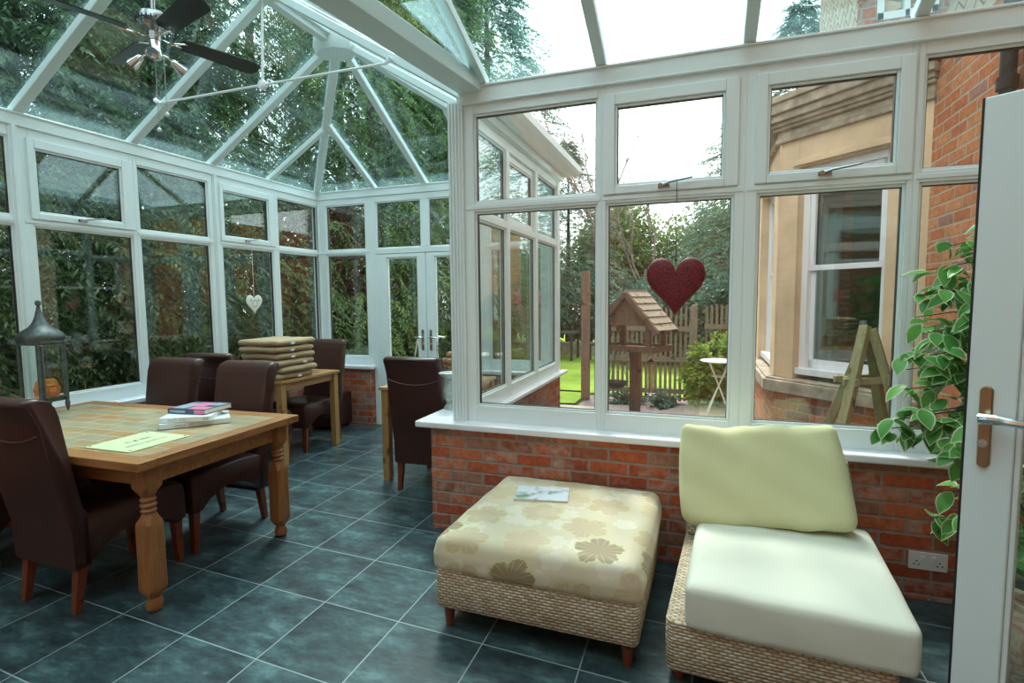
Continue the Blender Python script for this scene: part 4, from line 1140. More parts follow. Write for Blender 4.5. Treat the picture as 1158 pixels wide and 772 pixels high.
for (dx, dy, L_) in ((.02, -.02, .40), (.05, .01, .31)):
    m = MB(); m.tube([(dx, dy, -.12), (dx, dy, -.12 - L_)], .0018, 6); pc = m.build('pull_chain', M['steel'], fn)
    m = MB(); m.lathe([(.001, -.02), (.010, -.014), (.012, -.006), (.006, .004), (.001, .008)], (dx, dy, -.12 - L_), 12); m.build('pull_knob', M['white'], pc)

# ------------------------------------------------------------------ urn on the sill, things on the right hand small table
ur = empty('stone_urn', (-1.672, 3.42, .717)); tag(ur, 'crackled grey stoneware goblet vase standing on the sill corner by the white post', 'vase')
m = MB(); m.lathe([(.001, 0), (.050, 0), (.052, .012), (.036, .028), (.030, .045), (.040, .065), (.048, .10), (.050, .14), (.045, .18), (.040, .205), (.046, .222), (.070, .238), (.082, .250), (.084, .258), (.078, .260), (.060, .250), (.03, .235), (.001, .23)], n=28)
m.build('body', M['urn'], ur, angle=60)
for z, r_ in ((.045, .031), (.205, .041)): m = MB(); m.tube([(r_ * math.cos(2 * PI * k / 20), r_ * math.sin(2 * PI * k / 20), z) for k in range(21)], .005, 6, False); m.build('ring_moulding', M['urn'], ur)
TT = .785
wb = empty('wire_basket', (-2.02, 4.22, TT + .07)); tag(wb, 'dark wire basket full of brown shells on the small table by the french doors', 'basket')
def ringpts(rx, ry, z, n=24): return [(rx * math.cos(2 * PI * k / n), ry * math.sin(2 * PI * k / n), z) for k in range(n + 1)]
m = MB()
for z, k in ((.003, .75), (.05, .85), (.10, .93), (.20, 1.), (.235, 1.0)): m.tube(ringpts(.16 * k, .13 * k, z), .0022, 6, False)
for k in range(14):
    a = 2 * PI * k / 14; m.tube([(.16 * q * math.cos(a), .13 * q * math.sin(a), z) for z, q in ((.003, .75), (.05, .85), (.10, .93), (.20, 1.0), (.235, 1.))], .0018, 6, False)
m.build('frame', M['wire'], wb)
for k in range(4):
    a = PI / 4 + k * PI / 2; m = MB(); m.tube([(.125 * math.cos(a), .10 * math.sin(a), .003), (.14 * math.cos(a), .115 * math.sin(a), -.068)], .004, 6); m.build('foot', M['wire'], wb)
m = MB(); m.tube([(-.16, 0, .235), (-.165, 0, .26), (-.10, 0, .30), (0, 0, .31), (.10, 0, .30), (.165, 0, .26), (.16, 0, .235)], .003, 6, False); m.build('handle', M['wire'], wb)
rs = random.Random(4); ball0 = None
for k, (x, y, z) in enumerate([(-.08, -.04, .034), (0, -.06, .034), (.075, -.03, .034), (-.05, .045, .034), (.04, .05, .034), (-.09, -.01, .092), (-.02, -.055, .096), (.065, -.045, .092), (.0, .02, .095), (.09, .02, .09), (-.04, -.01, .150), (.04, -.02, .152)]):
    if ball0 is None:
        ball0 = MB(); ball0.lathe([(.001, -.033), (.018, -.028), (.030, -.014), (.034, 0), (.030, .015), (.018, .028), (.001, .033)], n=14); ball0 = ball0.build('seed_pod', M['nut'], None, angle=80); o = ball0
    else: o = ball0.copy(); COL.objects.link(o)
    o.location = (-2.02 + x, 4.22 + y, TT + z + .074); o.rotation_euler = (rs.random() * 3, rs.random() * 3, rs.random() * 3)
    tag(o, 'round brown dried pod lying in the dark wire basket', 'dried pod', 'dried pods in the wire basket')
cd = empty('table_card', (-2.27, 4.02, TT)); tag(cd, 'white folded card standing on the small table behind the lone chair back', 'card')
m = MB()
m.prism([(-.062, 0), (-.056, 0), (.003, .375), (-.003, .375)], -.04, .04, lambda a, b, t: Vector((a, t, b))); m.prism([(.056, 0), (.062, 0), (.003, .375), (-.003, .375)], -.04, .04, lambda a, b, t: Vector((a, t, b)))
m.build('leaf', M['white'], cd); cd.rotation_euler = (0, 0, .5)
def flat(name, x, y, z, w, d, h, rz, mat, label, cat='magazine'):
    m = MB(); m.box(-w / 2, w / 2, -d / 2, d / 2, 0, h); o = m.build(name, mat, None, bevel=.001); o.location = (x, y, z); o.rotation_euler = (0, 0, rz)
    return tag(o, label, cat, 'papers on the small table by the french doors')
flat('magazine', -1.90, 3.84, TT + .0005, .21, .20, .012, .1, M['paper'], 'cream magazine at the bottom of the paper pile by the french doors')
flat('magazine', -1.895, 3.845, TT + .013, .19, .18, .010, -.1, M['teal'], 'teal magazine in the middle of the paper pile on the right hand small table')
flat('magazine', -1.885, 3.85, TT + .0235, .18, .15, .008, .2, M['white'], 'white leaflet under the pink one on the right hand small table', 'leaflet')
flat('leaflet', -1.90, 3.865, TT + .032, .14, .10, .010, -.2, M['pinkb'], 'pink leaflet on top of the paper pile on the right hand small table', 'leaflet')

# ------------------------------------------------------------------ variegated ficus in a big pot
PX, PY = 1.235, 2.47
pt = empty('planter', (PX, PY, 0)); tag(pt, 'large patterned ceramic planter on the floor in the corner behind the open door', 'plant pot')
def potmat():
    m, nt, out = new_mat('painted_ceramic')
    tc, x, y, z = geo_xyz(nt, True)
    n = noise(nt, tc, 9, 3, .5, 1.5)
    c = ramp(nt, n, [(.35, (.30, .20, .12)), (.48, (.62, .55, .42)), (.56, (.50, .22, .14)), (.66, (.60, .52, .38))])
    principled(nt, out, c, .35); return m
M['potm'] = potmat()
m = MB(); m.lathe([(.001, 0), (.13, 0), (.15, .02), (.20, .12), (.225, .24), (.215, .34), (.19, .40), (.21, .42), (.215, .44), (.195, .445), (.18, .40), (.001, .38)], n=36); m.build('body', M['potm'], pt, angle=60)
m = MB(); m.lathe([(.001, .388), (.183, .388), (.183, .396), (.001, .402)], n=24); m.build('soil', M['soil'], pt)
fc = empty('variegated_fig', (PX, PY, .40)); tag(fc, 'leafy green potted fig with cream edged leaves in the corner behind the open door', 'potted plant')
rs = random.Random(21)
m = MB(); branches = []
for k in range(3):
    m.tube([(.02 * k - .02, .01 * k, 0), (.03 * math.sin(k * 2), .03 * math.cos(k * 2), .3), (-.02 + .05 * math.sin(k * 2.2), .04 * math.cos(k * 2.2), .75), (-.05, .02, 1.2)], [.012, .010, .008, .004], 8)
ends = [(-.40, -.10, .62), (-.46, -.02, .54), (-.34, .12, .78), (-.28, -.2, 1.02), (-.20, .1, 1.25), (-.30, .05, 1.10), (-.36, -.12, .86), (-.14, -.2, .42), (-.22, .0, .30), (-.10, .2, .6), (-.1, -.28, .8), (.05, .1, 1.3), (.1, -.1, 1.1), (-.30, -.18, .48), (-.05, -.25, .2), (.08, .2, .9), (-.18, -.1, 1.36), (.12, -.2, .55), (-.2, .2, .45), (-.27, .1, .14), (-.18, -.2, .12),
        (-.38, .05, .70), (-.33, -.05, .95), (-.42, -.08, .60), (-.24, .15, 1.12), (-.15, .22, .95), (-.24, -.24, .64), (.12, .0, .35), (.0, -.3, .45), (-.30, .1, 1.2), (-.22, .15, 1.3), (-.12, .0, 1.4), (-.30, .2, 1.0), (-.35, .1, .85), (-.2, .3, 1.15), (-.26, .28, .95), (-.1, .25, 1.3)]
for e in ends:
    e = (e[0] * 1.15 - .01, e[1] + .12, e[2])
    z0 = max(.15, e[2] * .62); p = [Vector((-.02, 0, z0)), Vector((e[0] * .45, e[1] * .45, e[2] * .95 + .10)), Vector(e)]; branches.append(p); m.tube(p, [.006, .004, .002], 6)
m.build('stem', M['trunk'], fc)
inner, outer = MB(), MB()
def fleaf(base, d, up, ln):
    d = d.normalized(); s = d.cross(up).normalized(); nrm = s.cross(d)
    out_p = [(0, 0), (.12, .16), (.30, .27), (.50, .30), (.70, .24), (.86, .12), (1., 0)]
    def P(t, w): return base + d * (t * ln) + s * (w * ln) + nrm * (-.25 * t * t * ln + abs(w) * .25 * ln)
    o = len(outer.v)
    L_ = [P(t, w) for t, w in out_p]; R_ = [P(t, -w) for t, w in out_p]; Li = [P(.03 + t * .93, w * .84) for t, w in out_p]; Ri = [P(.03 + t * .93, -w * .84) for t, w in out_p]; C_ = [P(.03 + t * .93, 0) for t, w in out_p]
    k = len(out_p)
    outer.add(L_ + Li, [(i, i + 1, k + i + 1, k + i) for i in range(k - 1)]); outer.add(R_ + Ri, [(k + i, k + i + 1, i + 1, i) for i in range(k - 1)])
    inner.add(Li + C_ + Ri, [(i, i + 1, k + i + 1, k + i) for i in range(k - 1)] + [(k + i, k + i + 1, 2 * k + i + 1, 2 * k + i) for i in range(k - 1)])
for p in branches:
    for q in range(25):
        t = rs.uniform(.25, 1.); a = p[0].lerp(p[1], t); b_ = p[1].lerp(p[2], t); base = a.lerp(b_, t)
        dirv = Vector((rs.uniform(-1, .8), rs.uniform(-1, 1), rs.uniform(-.9, .25)))
        base = base + Vector((rs.uniform(-.03, .03), rs.uniform(-.03, .03), rs.uniform(-.03, .03)))
        fleaf(base, dirv, Vector((rs.uniform(-.3, .3), rs.uniform(-.6, .0), 1)), rs.uniform(.065, .108))
def clampv(mb):
    mb.v = [(min(v[0], XR - PX - .01), min(v[1], YA - .06 - PY), v[2]) for v in mb.v]
clampv(inner); clampv(outer)
fo = inner.build('leaf_blades', M['ficus'], fc, angle=80); outer.build('leaf_margins', M['ficus_edge'], fo, angle=80)

# ------------------------------------------------------------------ pink flower decorations on the inner wall of glass
for i, (y, z, l) in enumerate(((4.485, 1.49, 'pink paper flower hung in the wing window, the left one of two'), (5.114, 1.505, 'pink paper flower hung in the wing window, the right one of two'))):
    o = empty('paper_flower', (-1.50, y, z)); tag(o, l, 'flower decoration')
    for k in range(6):
        a = 2 * PI * k / 6 + .3; m = MB(); c_, s_ = math.cos(a), math.sin(a)
        rg = []
        for t, w_ in ((0, .006), (.3, .020), (.6, .024), (.85, .014), (1, .002)):
            cx, cz = c_ * t * .10, s_ * t * .10; dx_ = -.03 * t * t
            rg.append([Vector((dx_ - .001, cx - s_ * w_, cz + c_ * w_)), Vector((dx_ - .004, cx, cz)), Vector((dx_ - .001, cx + s_ * w_, cz - c_ * w_)), Vector((dx_ + .001, cx, cz))])
        m.loft(rg); m.build('petal', M['petal'], o)
    m = MB(); m.tube([(0, 0, .02), (0, 0, 2.08 - z)], .001, 5); m.build('thread', M['stringw'], o)
# ------------------------------------------------------------------ ground outside
GZ = -.10
m = MB(); m.box(-40, 30, -12, 45, GZ - .3, GZ - .02); struct(m.build('ground', M['soil'], smooth=False))
m = MB(); m.add([(-9, 9.0, GZ), (3, 8.75, GZ), (8, 30, GZ), (-16, 30, GZ)], [(0, 1, 2, 3)]); m.add([(-3.2, 7.7, GZ), (-1.78, 7.9, GZ), (-1.78, 9.0, GZ), (-3.2, 9.0, GZ)], [(0, 1, 2, 3)])
tag(m.build('lawn', M['lawn'], smooth=False), kind='structure')
m = MB(); m.box(-1.7, 0.0, 5.8, 8.6, GZ - .02, GZ + .004); m.box(-1.0, 1.45, 3.27, 5.8, GZ - .02, GZ + .004); struct(m.build('gravel_bed', M['gravel'], smooth=False))
m = MB(); m.box(-3.2, -1.35, 5.8, 7.7, GZ - .02, GZ + .008); m.box(-1.42, -1.0, 3.27, 5.8, GZ - .02, GZ + .008); m.box(0.0, .60, 5.8, 8.4, GZ - .02, GZ + .008)
struct(m.build('paving', M['pave'], smooth=False))

# ------------------------------------------------------------------ the brick house
def obx(mb, W, u0, u1, z0, z1, n0, n1):
    vs = [W.P(a, c, b) for c in (z0, z1) for a, b in ((u0, n0), (u1, n0), (u1, n1), (u0, n1))]
    mb.add(vs, [(0, 3, 2, 1), (4, 5, 6, 7), (0, 1, 5, 4), (1, 2, 6, 5), (2, 3, 7, 6), (3, 0, 4, 7)])
q = math.sqrt(.5)
H1 = Wall((1.45, 4.44, 0), (-q, q, 0), (-q, -q, 0))      # canted side that faces the conservatory
H2 = Wall((.62, 5.27, 0), (0, 1, 0), (-1, 0, 0))
H3 = Wall((.62, 6.90, 0), (q, q, 0), (-q, q, 0))
LC, LF = .83 / q, 1.63
hs = empty('brick_house', (1.45, 5.5, GZ)); tag(hs, 'orange brick house with a sandstone bay window seen through the right hand windows', 'house')
inv = Matrix.Translation((-1.45, -5.5, -GZ))
def hb(mb, name, mat, par=None, **k):
    if par is None: mb.v = [tuple(inv @ Vector(v)) for v in mb.v]; return mb.build(name, mat, hs, **k)
    mb.v = [tuple(inv @ Vector(v)) for v in mb.v]; return mb.build(name, mat, par, **k)
m = MB(); m.box(1.45, 1.75, YA + .1, 4.46, GZ, 3.05); m.box(1.45, 1.75, 7.73, 13, GZ, 3.3); hb(m, 'wall', M['brick_h'], smooth=False)
m = MB(); obx(m, H1, -.02, LC, GZ, .67, -.2, 0); hb(m, 'bay_base', M['brick_hd'], smooth=False)
m = MB(); obx(m, H2, 0, LF, GZ, .67, -.2, 0); hb(m, 'bay_base', M['brick_h'], smooth=False)
m = MB(); obx(m, H3, 0, LC, GZ, .67, -.2, 0); hb(m, 'bay_base', M['brick_hd'], smooth=False)
m = MB()
for W, l in ((H1, LC), (H2, LF), (H3, LC)): obx(m, W, -.035, l + .035, .66, .765, -.3, .085); obx(m, W, -.03, l + .03, .765, .785, -.3, .06)
hb(m, 'stone_sill', M['stone_old'], bevel=.008)
m = MB()
segs = {0: (H1, LC, .27, .985), 1: (H2, LF, .26, 1.37), 2: (H3, LC, .27, .93)}
for k, (W, l, a, b) in segs.items():
    obx(m, W, -.02, a, .785, 2.80, -.22, 0); obx(m, W, b, l, .785, 2.80, -.22, 0)
    obx(m, W, a, b, 2.57, 2.80, -.22, 0)
    obx(m, W, a - .03, a + .0, 2.50, 2.63, 0, .02) if False else None
    obx(m, W, a - .04, b + .04, 2.58, 2.63, 0, .025)
hb(m, 'stone_surround', M['stone'], bevel=.006)
m = MB()
for W, l in ((H1, LC), (H2, LF), (H3, LC)):
    for z0, z1, n in ((2.80, 2.84, .035), (2.84, 2.90, .02), (2.90, 2.925, .06), (2.925, 2.96, .085), (2.96, 3.02, .12), (3.02, 3.10, .15), (3.10, 3.155, .17)):
        obx(m, W, -n * .4, l + n * .4, z0, z1, -.25, n)
hb(m, 'cornice', M['stone_old'], bevel=.008)
m = MB(); m.add([(1.75, 4.3, 3.35), (.70, 5.2, 3.16), (.70, 6.95, 3.16), (1.75, 7.85, 3.35), (1.75, 4.3, 3.15), (.70, 5.2, 3.14), (.70, 6.95, 3.14), (1.75, 7.85, 3.15)], [(0, 1, 2, 3), (4, 7, 6, 5), (0, 4, 5, 1), (1, 5, 6, 2), (2, 6, 7, 3), (3, 7, 4, 0)]); hb(m, 'bay_roof', M['lead'], smooth=False)
def sash(W, a, b, z0, z1, mid):
    f = MB(); n1 = -.075
    obx(f, W, a, a + .055, z0, z1, -.16, n1); obx(f, W, b - .055, b, z0, z1, -.16, n1); obx(f, W, a, b, z1 - .06, z1, -.16, n1); obx(f, W, a, b, z0, z0 + .055, -.16, n1 + .05)
    fo = hb(f, 'sash_window', M['house_white'], bevel=.004)
    s = MB(); obx(s, W, a + .05, b - .05, mid - .022, mid + .022, -.13, -.095)
    obx(s, W, a + .055, a + .095, mid, z1 - .06, -.125, -.095); obx(s, W, b - .095, b - .055, mid, z1 - .06, -.125, -.095); 
    obx(s, W, a + .055, a + .095, z0 + .055, mid, -.155, -.128); obx(s, W, b - .095, b - .055, z0 + .055, mid, -.155, -.128); obx(s, W, a + .055, b - .055, z0 + .055, z0 + .13, -.155, -.128); obx(s, W, a + .055, b - .055, z1 - .10, z1 - .06, -.125, -.095)
    hb(s, 'sash_rail', M['house_white'], fo, bevel=.003)
    g = MB(); obx(g, W, a + .06, b - .06, z0 + .06, z1 - .06, -.142, -.134); hb(g, 'pane', M['glassd'], fo, smooth=False)
for k, (W, l, a, b) in segs.items(): sash(W, a, b, .785 + .04, 2.57, 1.73)
# the room behind the bay
m = MB(); m.box(4.6, 4.7, 3.5, 9, .0, 3.1); m.box(1.8, 4.6, 3.4, 3.5, 0, 3.1); m.box(1.8, 4.6, 9, 9.1, 0, 3.1); m.box(1.5, 4.6, 4.0, 9, 2.95, 3.05); m.box(1.5, 4.6, 4.0, 9, .05, .15)
hb(m, 'room', M['roomd'], smooth=False)
m = MB()
for k in range(9): m.tube([(1.62 - k * .022, 4.70 + .02 * (k % 2) + k * .02, .80), (1.62 - k * .022, 4.70 + .02 * (k % 2) + k * .02, 2.55)], .018, 8)
for k in range(9): m.tube([(.97 - k * .018, 5.42 + .03 * (k % 2) + k * .01, .80), (.97 - k * .018, 5.42 + .03 * (k % 2) + k * .01, 2.55)], .018, 8)
hb(m, 'curtain', M['curtain'])
sf = empty('red_sofa', (2.2, 6.6, .15), math.radians(35)); tag(sf, 'dark red sofa inside the house behind the bay window', 'sofa')
for nm, args, loc in (('seat', (1.5, .7, .30, .08), (0, 0, .12)), ('backrest', (1.5, .22, .60, .08), (0, .30, .30)), ('armrest', (.2, .7, .45, .08), (-.75, 0, .12)), ('armrest', (.2, .7, .45, .08), (.75, 0, .12))):
    c = rounded(*args, seg=10); c.v = [(a + loc[0], b + loc[1], z + loc[2]) for a, b, z in c.v]; c.build(nm, M['sofa'], sf)
for sx in (-1, 1): m = MB(); m.box(sx * .65 - .03, sx * .65 + .03, -.3, .3, 0, .13); m.build('foot', M['mahog'], sf)
# upper storey
m = MB(); m.box(1.45, 1.75, YA + .1, 4.44, 3.05, 7.5)
hb(m, 'tile_hanging', M['hung'], smooth=False)
m = MB(); m.box(.95, 1.2, 4.32, 5.62, 3.17, 7.5); hb(m, 'tile_hanging', M['hung'], smooth=False)
m = MB(); m.box(.955, 1.06, 4.30, 4.5, 3.16, 7.5); m.box(1.40, 1.5, 4.30, 4.5, 3.16, 7.5); m.box(1.06, 1.40, 4.30, 4.5, 3.16, 3.30); m.box(1.2, 1.75, 5.4, 5.62, 3.17, 7.5); hb(m, 'return_wall', M['brick_box'], smooth=False)
m = MB()
for a, b in ((1.06, 1.10), (1.215, 1.245), (1.36, 1.40)): m.box(a, b, 4.29, 4.36, 3.30, 5.4)
m.box(1.06, 1.40, 4.29, 4.36, 3.30, 3.35); m.box(1.06, 1.40, 4.29, 4.36, 5.35, 5.4); fo = hb(m, 'upper_window', M['house_white'], bevel=.004)
m = MB(); m.box(1.10, 1.36, 4.33, 4.34, 3.35, 5.35); hb(m, 'pane', M['glassd'], fo, smooth=False)
m = MB(); m.box(.72, 1.9, 4.2, 5.9, 5.02, 5.10); m.tube([(.72, 4.2, 5.06), (.72, 5.9, 5.06)], .05, 10); hb(m, 'eaves', M['lead'], smooth=False)
m = MB(); m.add([(.7, 4.15, 5.1), (2.4, 4.15, 6.6), (2.4, 5.95, 6.6), (.7, 5.95, 5.1), (.7, 4.15, 5.02), (2.4, 4.15, 6.5), (2.4, 5.95, 6.5), (.7, 5.95, 5.02)], [(0, 1, 2, 3), (4, 7, 6, 5), (0, 4, 5, 1), (1, 5, 6, 2), (2, 6, 7, 3), (3, 7, 4, 0)]); hb(m, 'roof', M['ridge'], smooth=False)
m = MB(); m.tube([(1.40, 3.385, GZ), (1.40, 3.385, 3.0)], .035, 12); m.lathe([(.045, 0), (.045, .06)], (1.40, 3.385, 2.5), 12); hb(m, 'downpipe', M['pipe'])

# ------------------------------------------------------------------ garden things
# bird table
bt = empty('bird_table', (-.64, 5.70, GZ), math.radians(-24)); tag(bt, 'wooden bird table with a pitched shingle roof in the garden, seen below the red heart', 'bird table')
Zb = -GZ
m = MB(); m.box(-.045, .045, -.045, .045, 0, 1.08 - .03); m.build('post', M['birdwood'], bt, bevel=.004)
m = MB()
for a in range(4): m.beam(Matrix.Rotation(a * PI / 2, 4, 'Z') @ Vector((.04, 0, .12)), Matrix.Rotation(a * PI / 2, 4, 'Z') @ Vector((.34, 0, .03)), .05, .05)
m.build('foot_brace', M['birdwood'], bt)
m = MB(); m.box(-.31, .31, -.20, .20, 1.05, 1.075)
for s in (-1, 1): m.box(-.31, .31, s * .20 - .01, s * .20 + .01, 1.045, 1.105); m.box(s * .31 - .01, s * .31 + .01, -.2, .2, 1.045, 1.105)
m.build('tray', M['birdwood'], bt, bevel=.002)
for sx in (-1, 1):
    for sy in (-1, 1): m = MB(); m.box(sx * .235 - .022, sx * .235 + .022, sy * .15 - .022, sy * .15 + .022, 1.075, 1.32); m.build('upright', M['birdwood'], bt)
m = MB()
for s in (-1, 1): m.prism([(-.25, 1.31), (.25, 1.31), (0, 1.585)], s * .165 - .009, s * .165 + .009, lambda a, b, t: Vector((a, t, b)))
m.build('gable', M['birdwood'], bt)
m = MB()
for s in (-1, 1):
    for yy in (-.215, .215): m.beam((0, yy, 1.635), (s * .36, yy, 1.235), .022, .05)
m.build('bargeboard', M['birdwood'], bt)
m = MB()
for s in (-1, 1):
    for k in range(6):
        t = (k + .5) / 6; a = Vector((s * .36 * t, 0, 1.64 - .40 * t + .018))
        d = Vector((s * .36, 0, -.40)).normalized(); nrm = Vector((s * .40, 0, .36)).normalized()
        for j in range(5):
            y0 = -.20 + j * .08
            p = [a - d * .05 + nrm * .004, a + d * .045 + nrm * .016]
            m.beam(p[0] + Vector((0, y0 + .04, 0)), p[1] + Vector((0, y0 + .04, 0)), .076, .008, up=nrm)
for j in range(7): m.box(-.02, .02, -.20 + j * .062, -.16 + j * .062, 1.65, 1.675)
m.build('shingle_roof', M['slat'], bt, smooth=False)
# hanging dish and tube feeder
hd = empty('hanging_dish', (-.80, 5.42, .58)); tag(hd, 'small metal feeding dish hanging on chains at the left of the bird table', 'bird feeder')
m = MB(); m.lathe([(.001, .012), (.06, .018), (.10, .045), (.125, .07), (.13, .07), (.105, .035), (.06, .0), (.001, -.01)], n=24); m.build('dish', M['metalg'], hd)
m = MB()
for k in range(3): a = 2 * PI * k / 3; m.tube([(.127 * math.cos(a), .127 * math.sin(a), .07), (0, 0, .40)], .003, 5)
m.tube([(0, 0, .40), (0, 0, .44)], .004, 5); m.build('chain', M['metalg'], hd)
tf = empty('tube_feeder', (-.475, 5.66, .485)); tag(tf, 'clear tube seed feeder hanging under the right side of the bird table', 'bird feeder')
m = MB(); m.lathe([(.035, .02), (.035, .33)], n=16); m.build('tube', M['clearplastic'], tf)
m = MB(); m.lathe([(.001, -.01), (.055, -.01), (.06, .0), (.05, .02), (.036, .025)], n=16); m.lathe([(.038, .32), (.040, .35), (.015, .375), (.001, .378)], n=16); m.tube([(0, 0, .37), (0, 0, .455)], .003, 5); m.build('cap', M['steel'], tf)
# bistro table
bs = empty('bistro_table', (.25, 7.82, GZ + .008)); tag(bs, 'round white metal bistro table in the garden at the right of the bird table', 'garden table')
m = MB(); m.lathe([(.001, .70), (.24, .70), (.25, .705), (.25, .718), (.24, .722), (.001, .722)], n=32); m.build('table_top', M['ironw'], bs)
for k in range(4):
    a = PI / 4 + k * PI / 2; m = MB(); m.tube([(.18 * math.cos(a + PI), .18 * math.sin(a + PI), .70), (.20 * math.cos(a), .20 * math.sin(a), 0)], .010, 8); m.build('leg', M['ironw'], bs)
m = MB(); m.tube([(.09 * math.cos(2 * PI * k / 16), .09 * math.sin(2 * PI * k / 16), .50) for k in range(17)], .006, 6, False); m.build('brace_ring', M['ironw'], bs)
# wooden obelisk
ob = empty('plant_obelisk', (1.02, 4.06, GZ), math.radians(12)); tag(ob, 'mossy wooden plant obelisk of leaning poles against the house bay', 'plant support')
m0 = [(-.36, -.24), (.36, -.24), (.36, .24), (-.36, .24)]
for k, (a, b) in enumerate(m0):
    m = MB(); m.beam((a, b, 0), (a * .04 + .01 * k, b * .08, 1.40 - .02 * k), .058, .052); m.build('pole', M['oldwood'], ob, bevel=.004)
for z, ex in ((1.04, .06), (.62, .05), (.25, .05)):
    t = 1 - z / 1.42
    for (a, b), (c, d) in zip(m0, m0[1:] + m0[:1]):
        A = Vector((a * t, b * t, z + .01 * (a > 0))); B = Vector((c * t, d * t, z + .01 * (c > 0))); e = (B - A).normalized() * ex
        off = Vector((b - a, 0, 0)) * 0
        m = MB(); m.beam(A - e, B + e, .030, .045); m.build('crossbar', M['oldwood'], ob, bevel=.003)
# fences
def fence(p0, p1, h, n, label, posts=(0, 1)):
    o = empty('picket_fence', (p0[0], p0[1], GZ)); tag(o, label, 'fence')
    v = Vector((p1[0] - p0[0], p1[1] - p0[1], 0)); L_ = v.length; d = v.normalized()
    for z in (.18, .66, h - .30): m = MB(); m.beam(Vector((0, 0, z)) - Vector((-d.y, d.x, 0)) * .03, v + Vector((0, 0, z)) - Vector((-d.y, d.x, 0)) * .03, .035, .07); m.build('rail', M['fencewood'], o)
    pk = MB(); pk.loft([[Vector((x, y, 0)) for x, y in ((-.019, -.009), (.019, -.009), (.019, .009), (-.019, .009))], [Vector((x, y, h - .05)) for x, y in ((-.019, -.009), (.019, -.009), (.019, .009), (-.019, .009))], [Vector((x, y, h)) for x, y in ((-.006, -.009), (.006, -.009), (.006, .009), (-.006, .009))]])
    first = None
    for k in range(n):
        p = d * (L_ * (k + .5) / n)
        if first is None: first = pk.build('picket', M['fencewood'], o, smooth=False); c = first
        else: c = first.copy(); COL.objects.link(c)
        c.parent = o; c.location = (p.x, p.y, .02 + .01 * (k % 3)); c.rotation_euler = (0, 0, math.atan2(d.y, d.x))
    for t in posts:
        m = MB(); p = v * t; m.box(p.x - .055, p.x + .055, p.y - .055, p.y + .055, 0, h + .02); m.lathe([(.06, h + .02), (.05, h + .05), (.001, h + .06)], (p.x, p.y, 0), 4); m.build('post', M['fencewood'], o, bevel=.004)
    return o
fence((-1.45, 8.35), (-.10, 8.35), 1.42, 19, 'wooden picket fence in the garden behind the bird table', (1,))
fence((.05, 8.45), (1.36, 8.6), 1.45, 19, 'wooden picket fence behind the bistro table, half hidden by shrubs', (1,))
gp_ = empty('gate_post', (-1.68, 8.2, GZ)); tag(gp_, 'tall square wooden gate post standing at the edge of the lawn', 'post')
m = MB(); m.box(-.06, .06, -.06, .06, 0, 2.0); m.build('post', M['birdwood'], gp_, bevel=.005)
m = MB(); m.box(-.02, .0, -.03, .03, .0, .0) if False else None
m.lathe([(.001, 0), (.03, .004), (.03, .02), (.001, .03)], n=10, mat=Matrix.Translation((-.06, 0, .82)) @ Matrix.Rotation(-PI / 2, 4, 'Y')); m.build('latch', M['metalg'], gp_)
# dark garden furniture far away
gt = empty('patio_table', (-3.55, 13.6, GZ)); tag(gt, 'dark garden table on the far lawn, seen past the corner of the wing', 'garden table')
m = MB(); m.box(-.55, .55, -.45, .45, .68, .72); m.build('table_top', M['metalg'], gt)
for sx in (-1, 1):
    for sy in (-1, 1): m = MB(); m.box(sx * .48 - .03, sx * .48 + .03, sy * .38 - .03, sy * .38 + .03, 0, .68); m.build('leg', M['metalg'], gt)
for i, (x, y, rz, l) in enumerate(((-4.55, 13.3, -1.4, 'dark garden chair at the left of the far patio table'), (-2.5, 13.4, 1.45, 'dark garden chair at the right of the far patio table'))):
    o = empty('garden_chair', (x, y, GZ), rz); tag(o, l, 'garden chair')
    m = MB(); m.box(-.24, .24, -.22, .22, .40, .44); m.build('seat', M['metalg'], o)
    m = MB()
    for k in range(6): m.box(-.22 + k * .08, -.18 + k * .08, -.24, -.21, .44, .92)
    m.box(-.24, .24, -.245, -.205, .90, .95); m.build('backrest', M['metalg'], o)
    for sx in (-1, 1):
        for sy in (-1, 1): m = MB(); m.box(sx * .21 - .018, sx * .21 + .018, sy * .19 - .018, sy * .19 + .018, 0, .40); m.build('leg', M['metalg'], o)
m = MB(); m.box(-6, -1.9, 14.6, 14.9, GZ, .25); tag(m.build('garden_wall', M['stone_old'], None, smooth=False), 'low pale stone wall across the far end of the lawn', 'wall')

# ------------------------------------------------------------------ trees and shrubs
def leaf_mesh(name, centers, dirs, ups, ln, wd, mat, seed, parent=None):
    """one diamond leaf per centre (numpy arrays n x 3)"""
    n = len(centers); s = np.cross(dirs, ups); s /= np.linalg.norm(s, axis=1, keepdims=True) + 1e-9
    ln = ln[:, None]; wd = wd[:, None]
    v = np.empty((n, 4, 3), dtype=np.float32)
    v[:, 0] = centers; v[:, 1] = centers + dirs * ln * .5 + s * wd; v[:, 2] = centers + dirs * ln - np.cross(s, dirs) * 0; v[:, 3] = centers + dirs * ln * .5 - s * wd
    v[:, 2, 2] -= ln[:, 0] * .15
    me = bpy.data.meshes.new(name)
    me.vertices.add(n * 4); me.vertices.foreach_set('co', v.reshape(-1))
    me.loops.add(n * 4); me.loops.foreach_set('vertex_index', np.arange(n * 4, dtype=np.int32))
    me.polygons.add(n); me.polygons.foreach_set('loop_start', np.arange(0, n * 4, 4, dtype=np.int32)); me.polygons.foreach_set('loop_total', np.full(n, 4, dtype=np.int32))
    me.update(); me.validate(); me.materials.append(mat)
    o = bpy.data.objects.new(name, me); COL.objects.link(o); o.parent = parent; return o
def norm(a): return a / (np.linalg.norm(a, axis=-1, keepdims=True) + 1e-9)
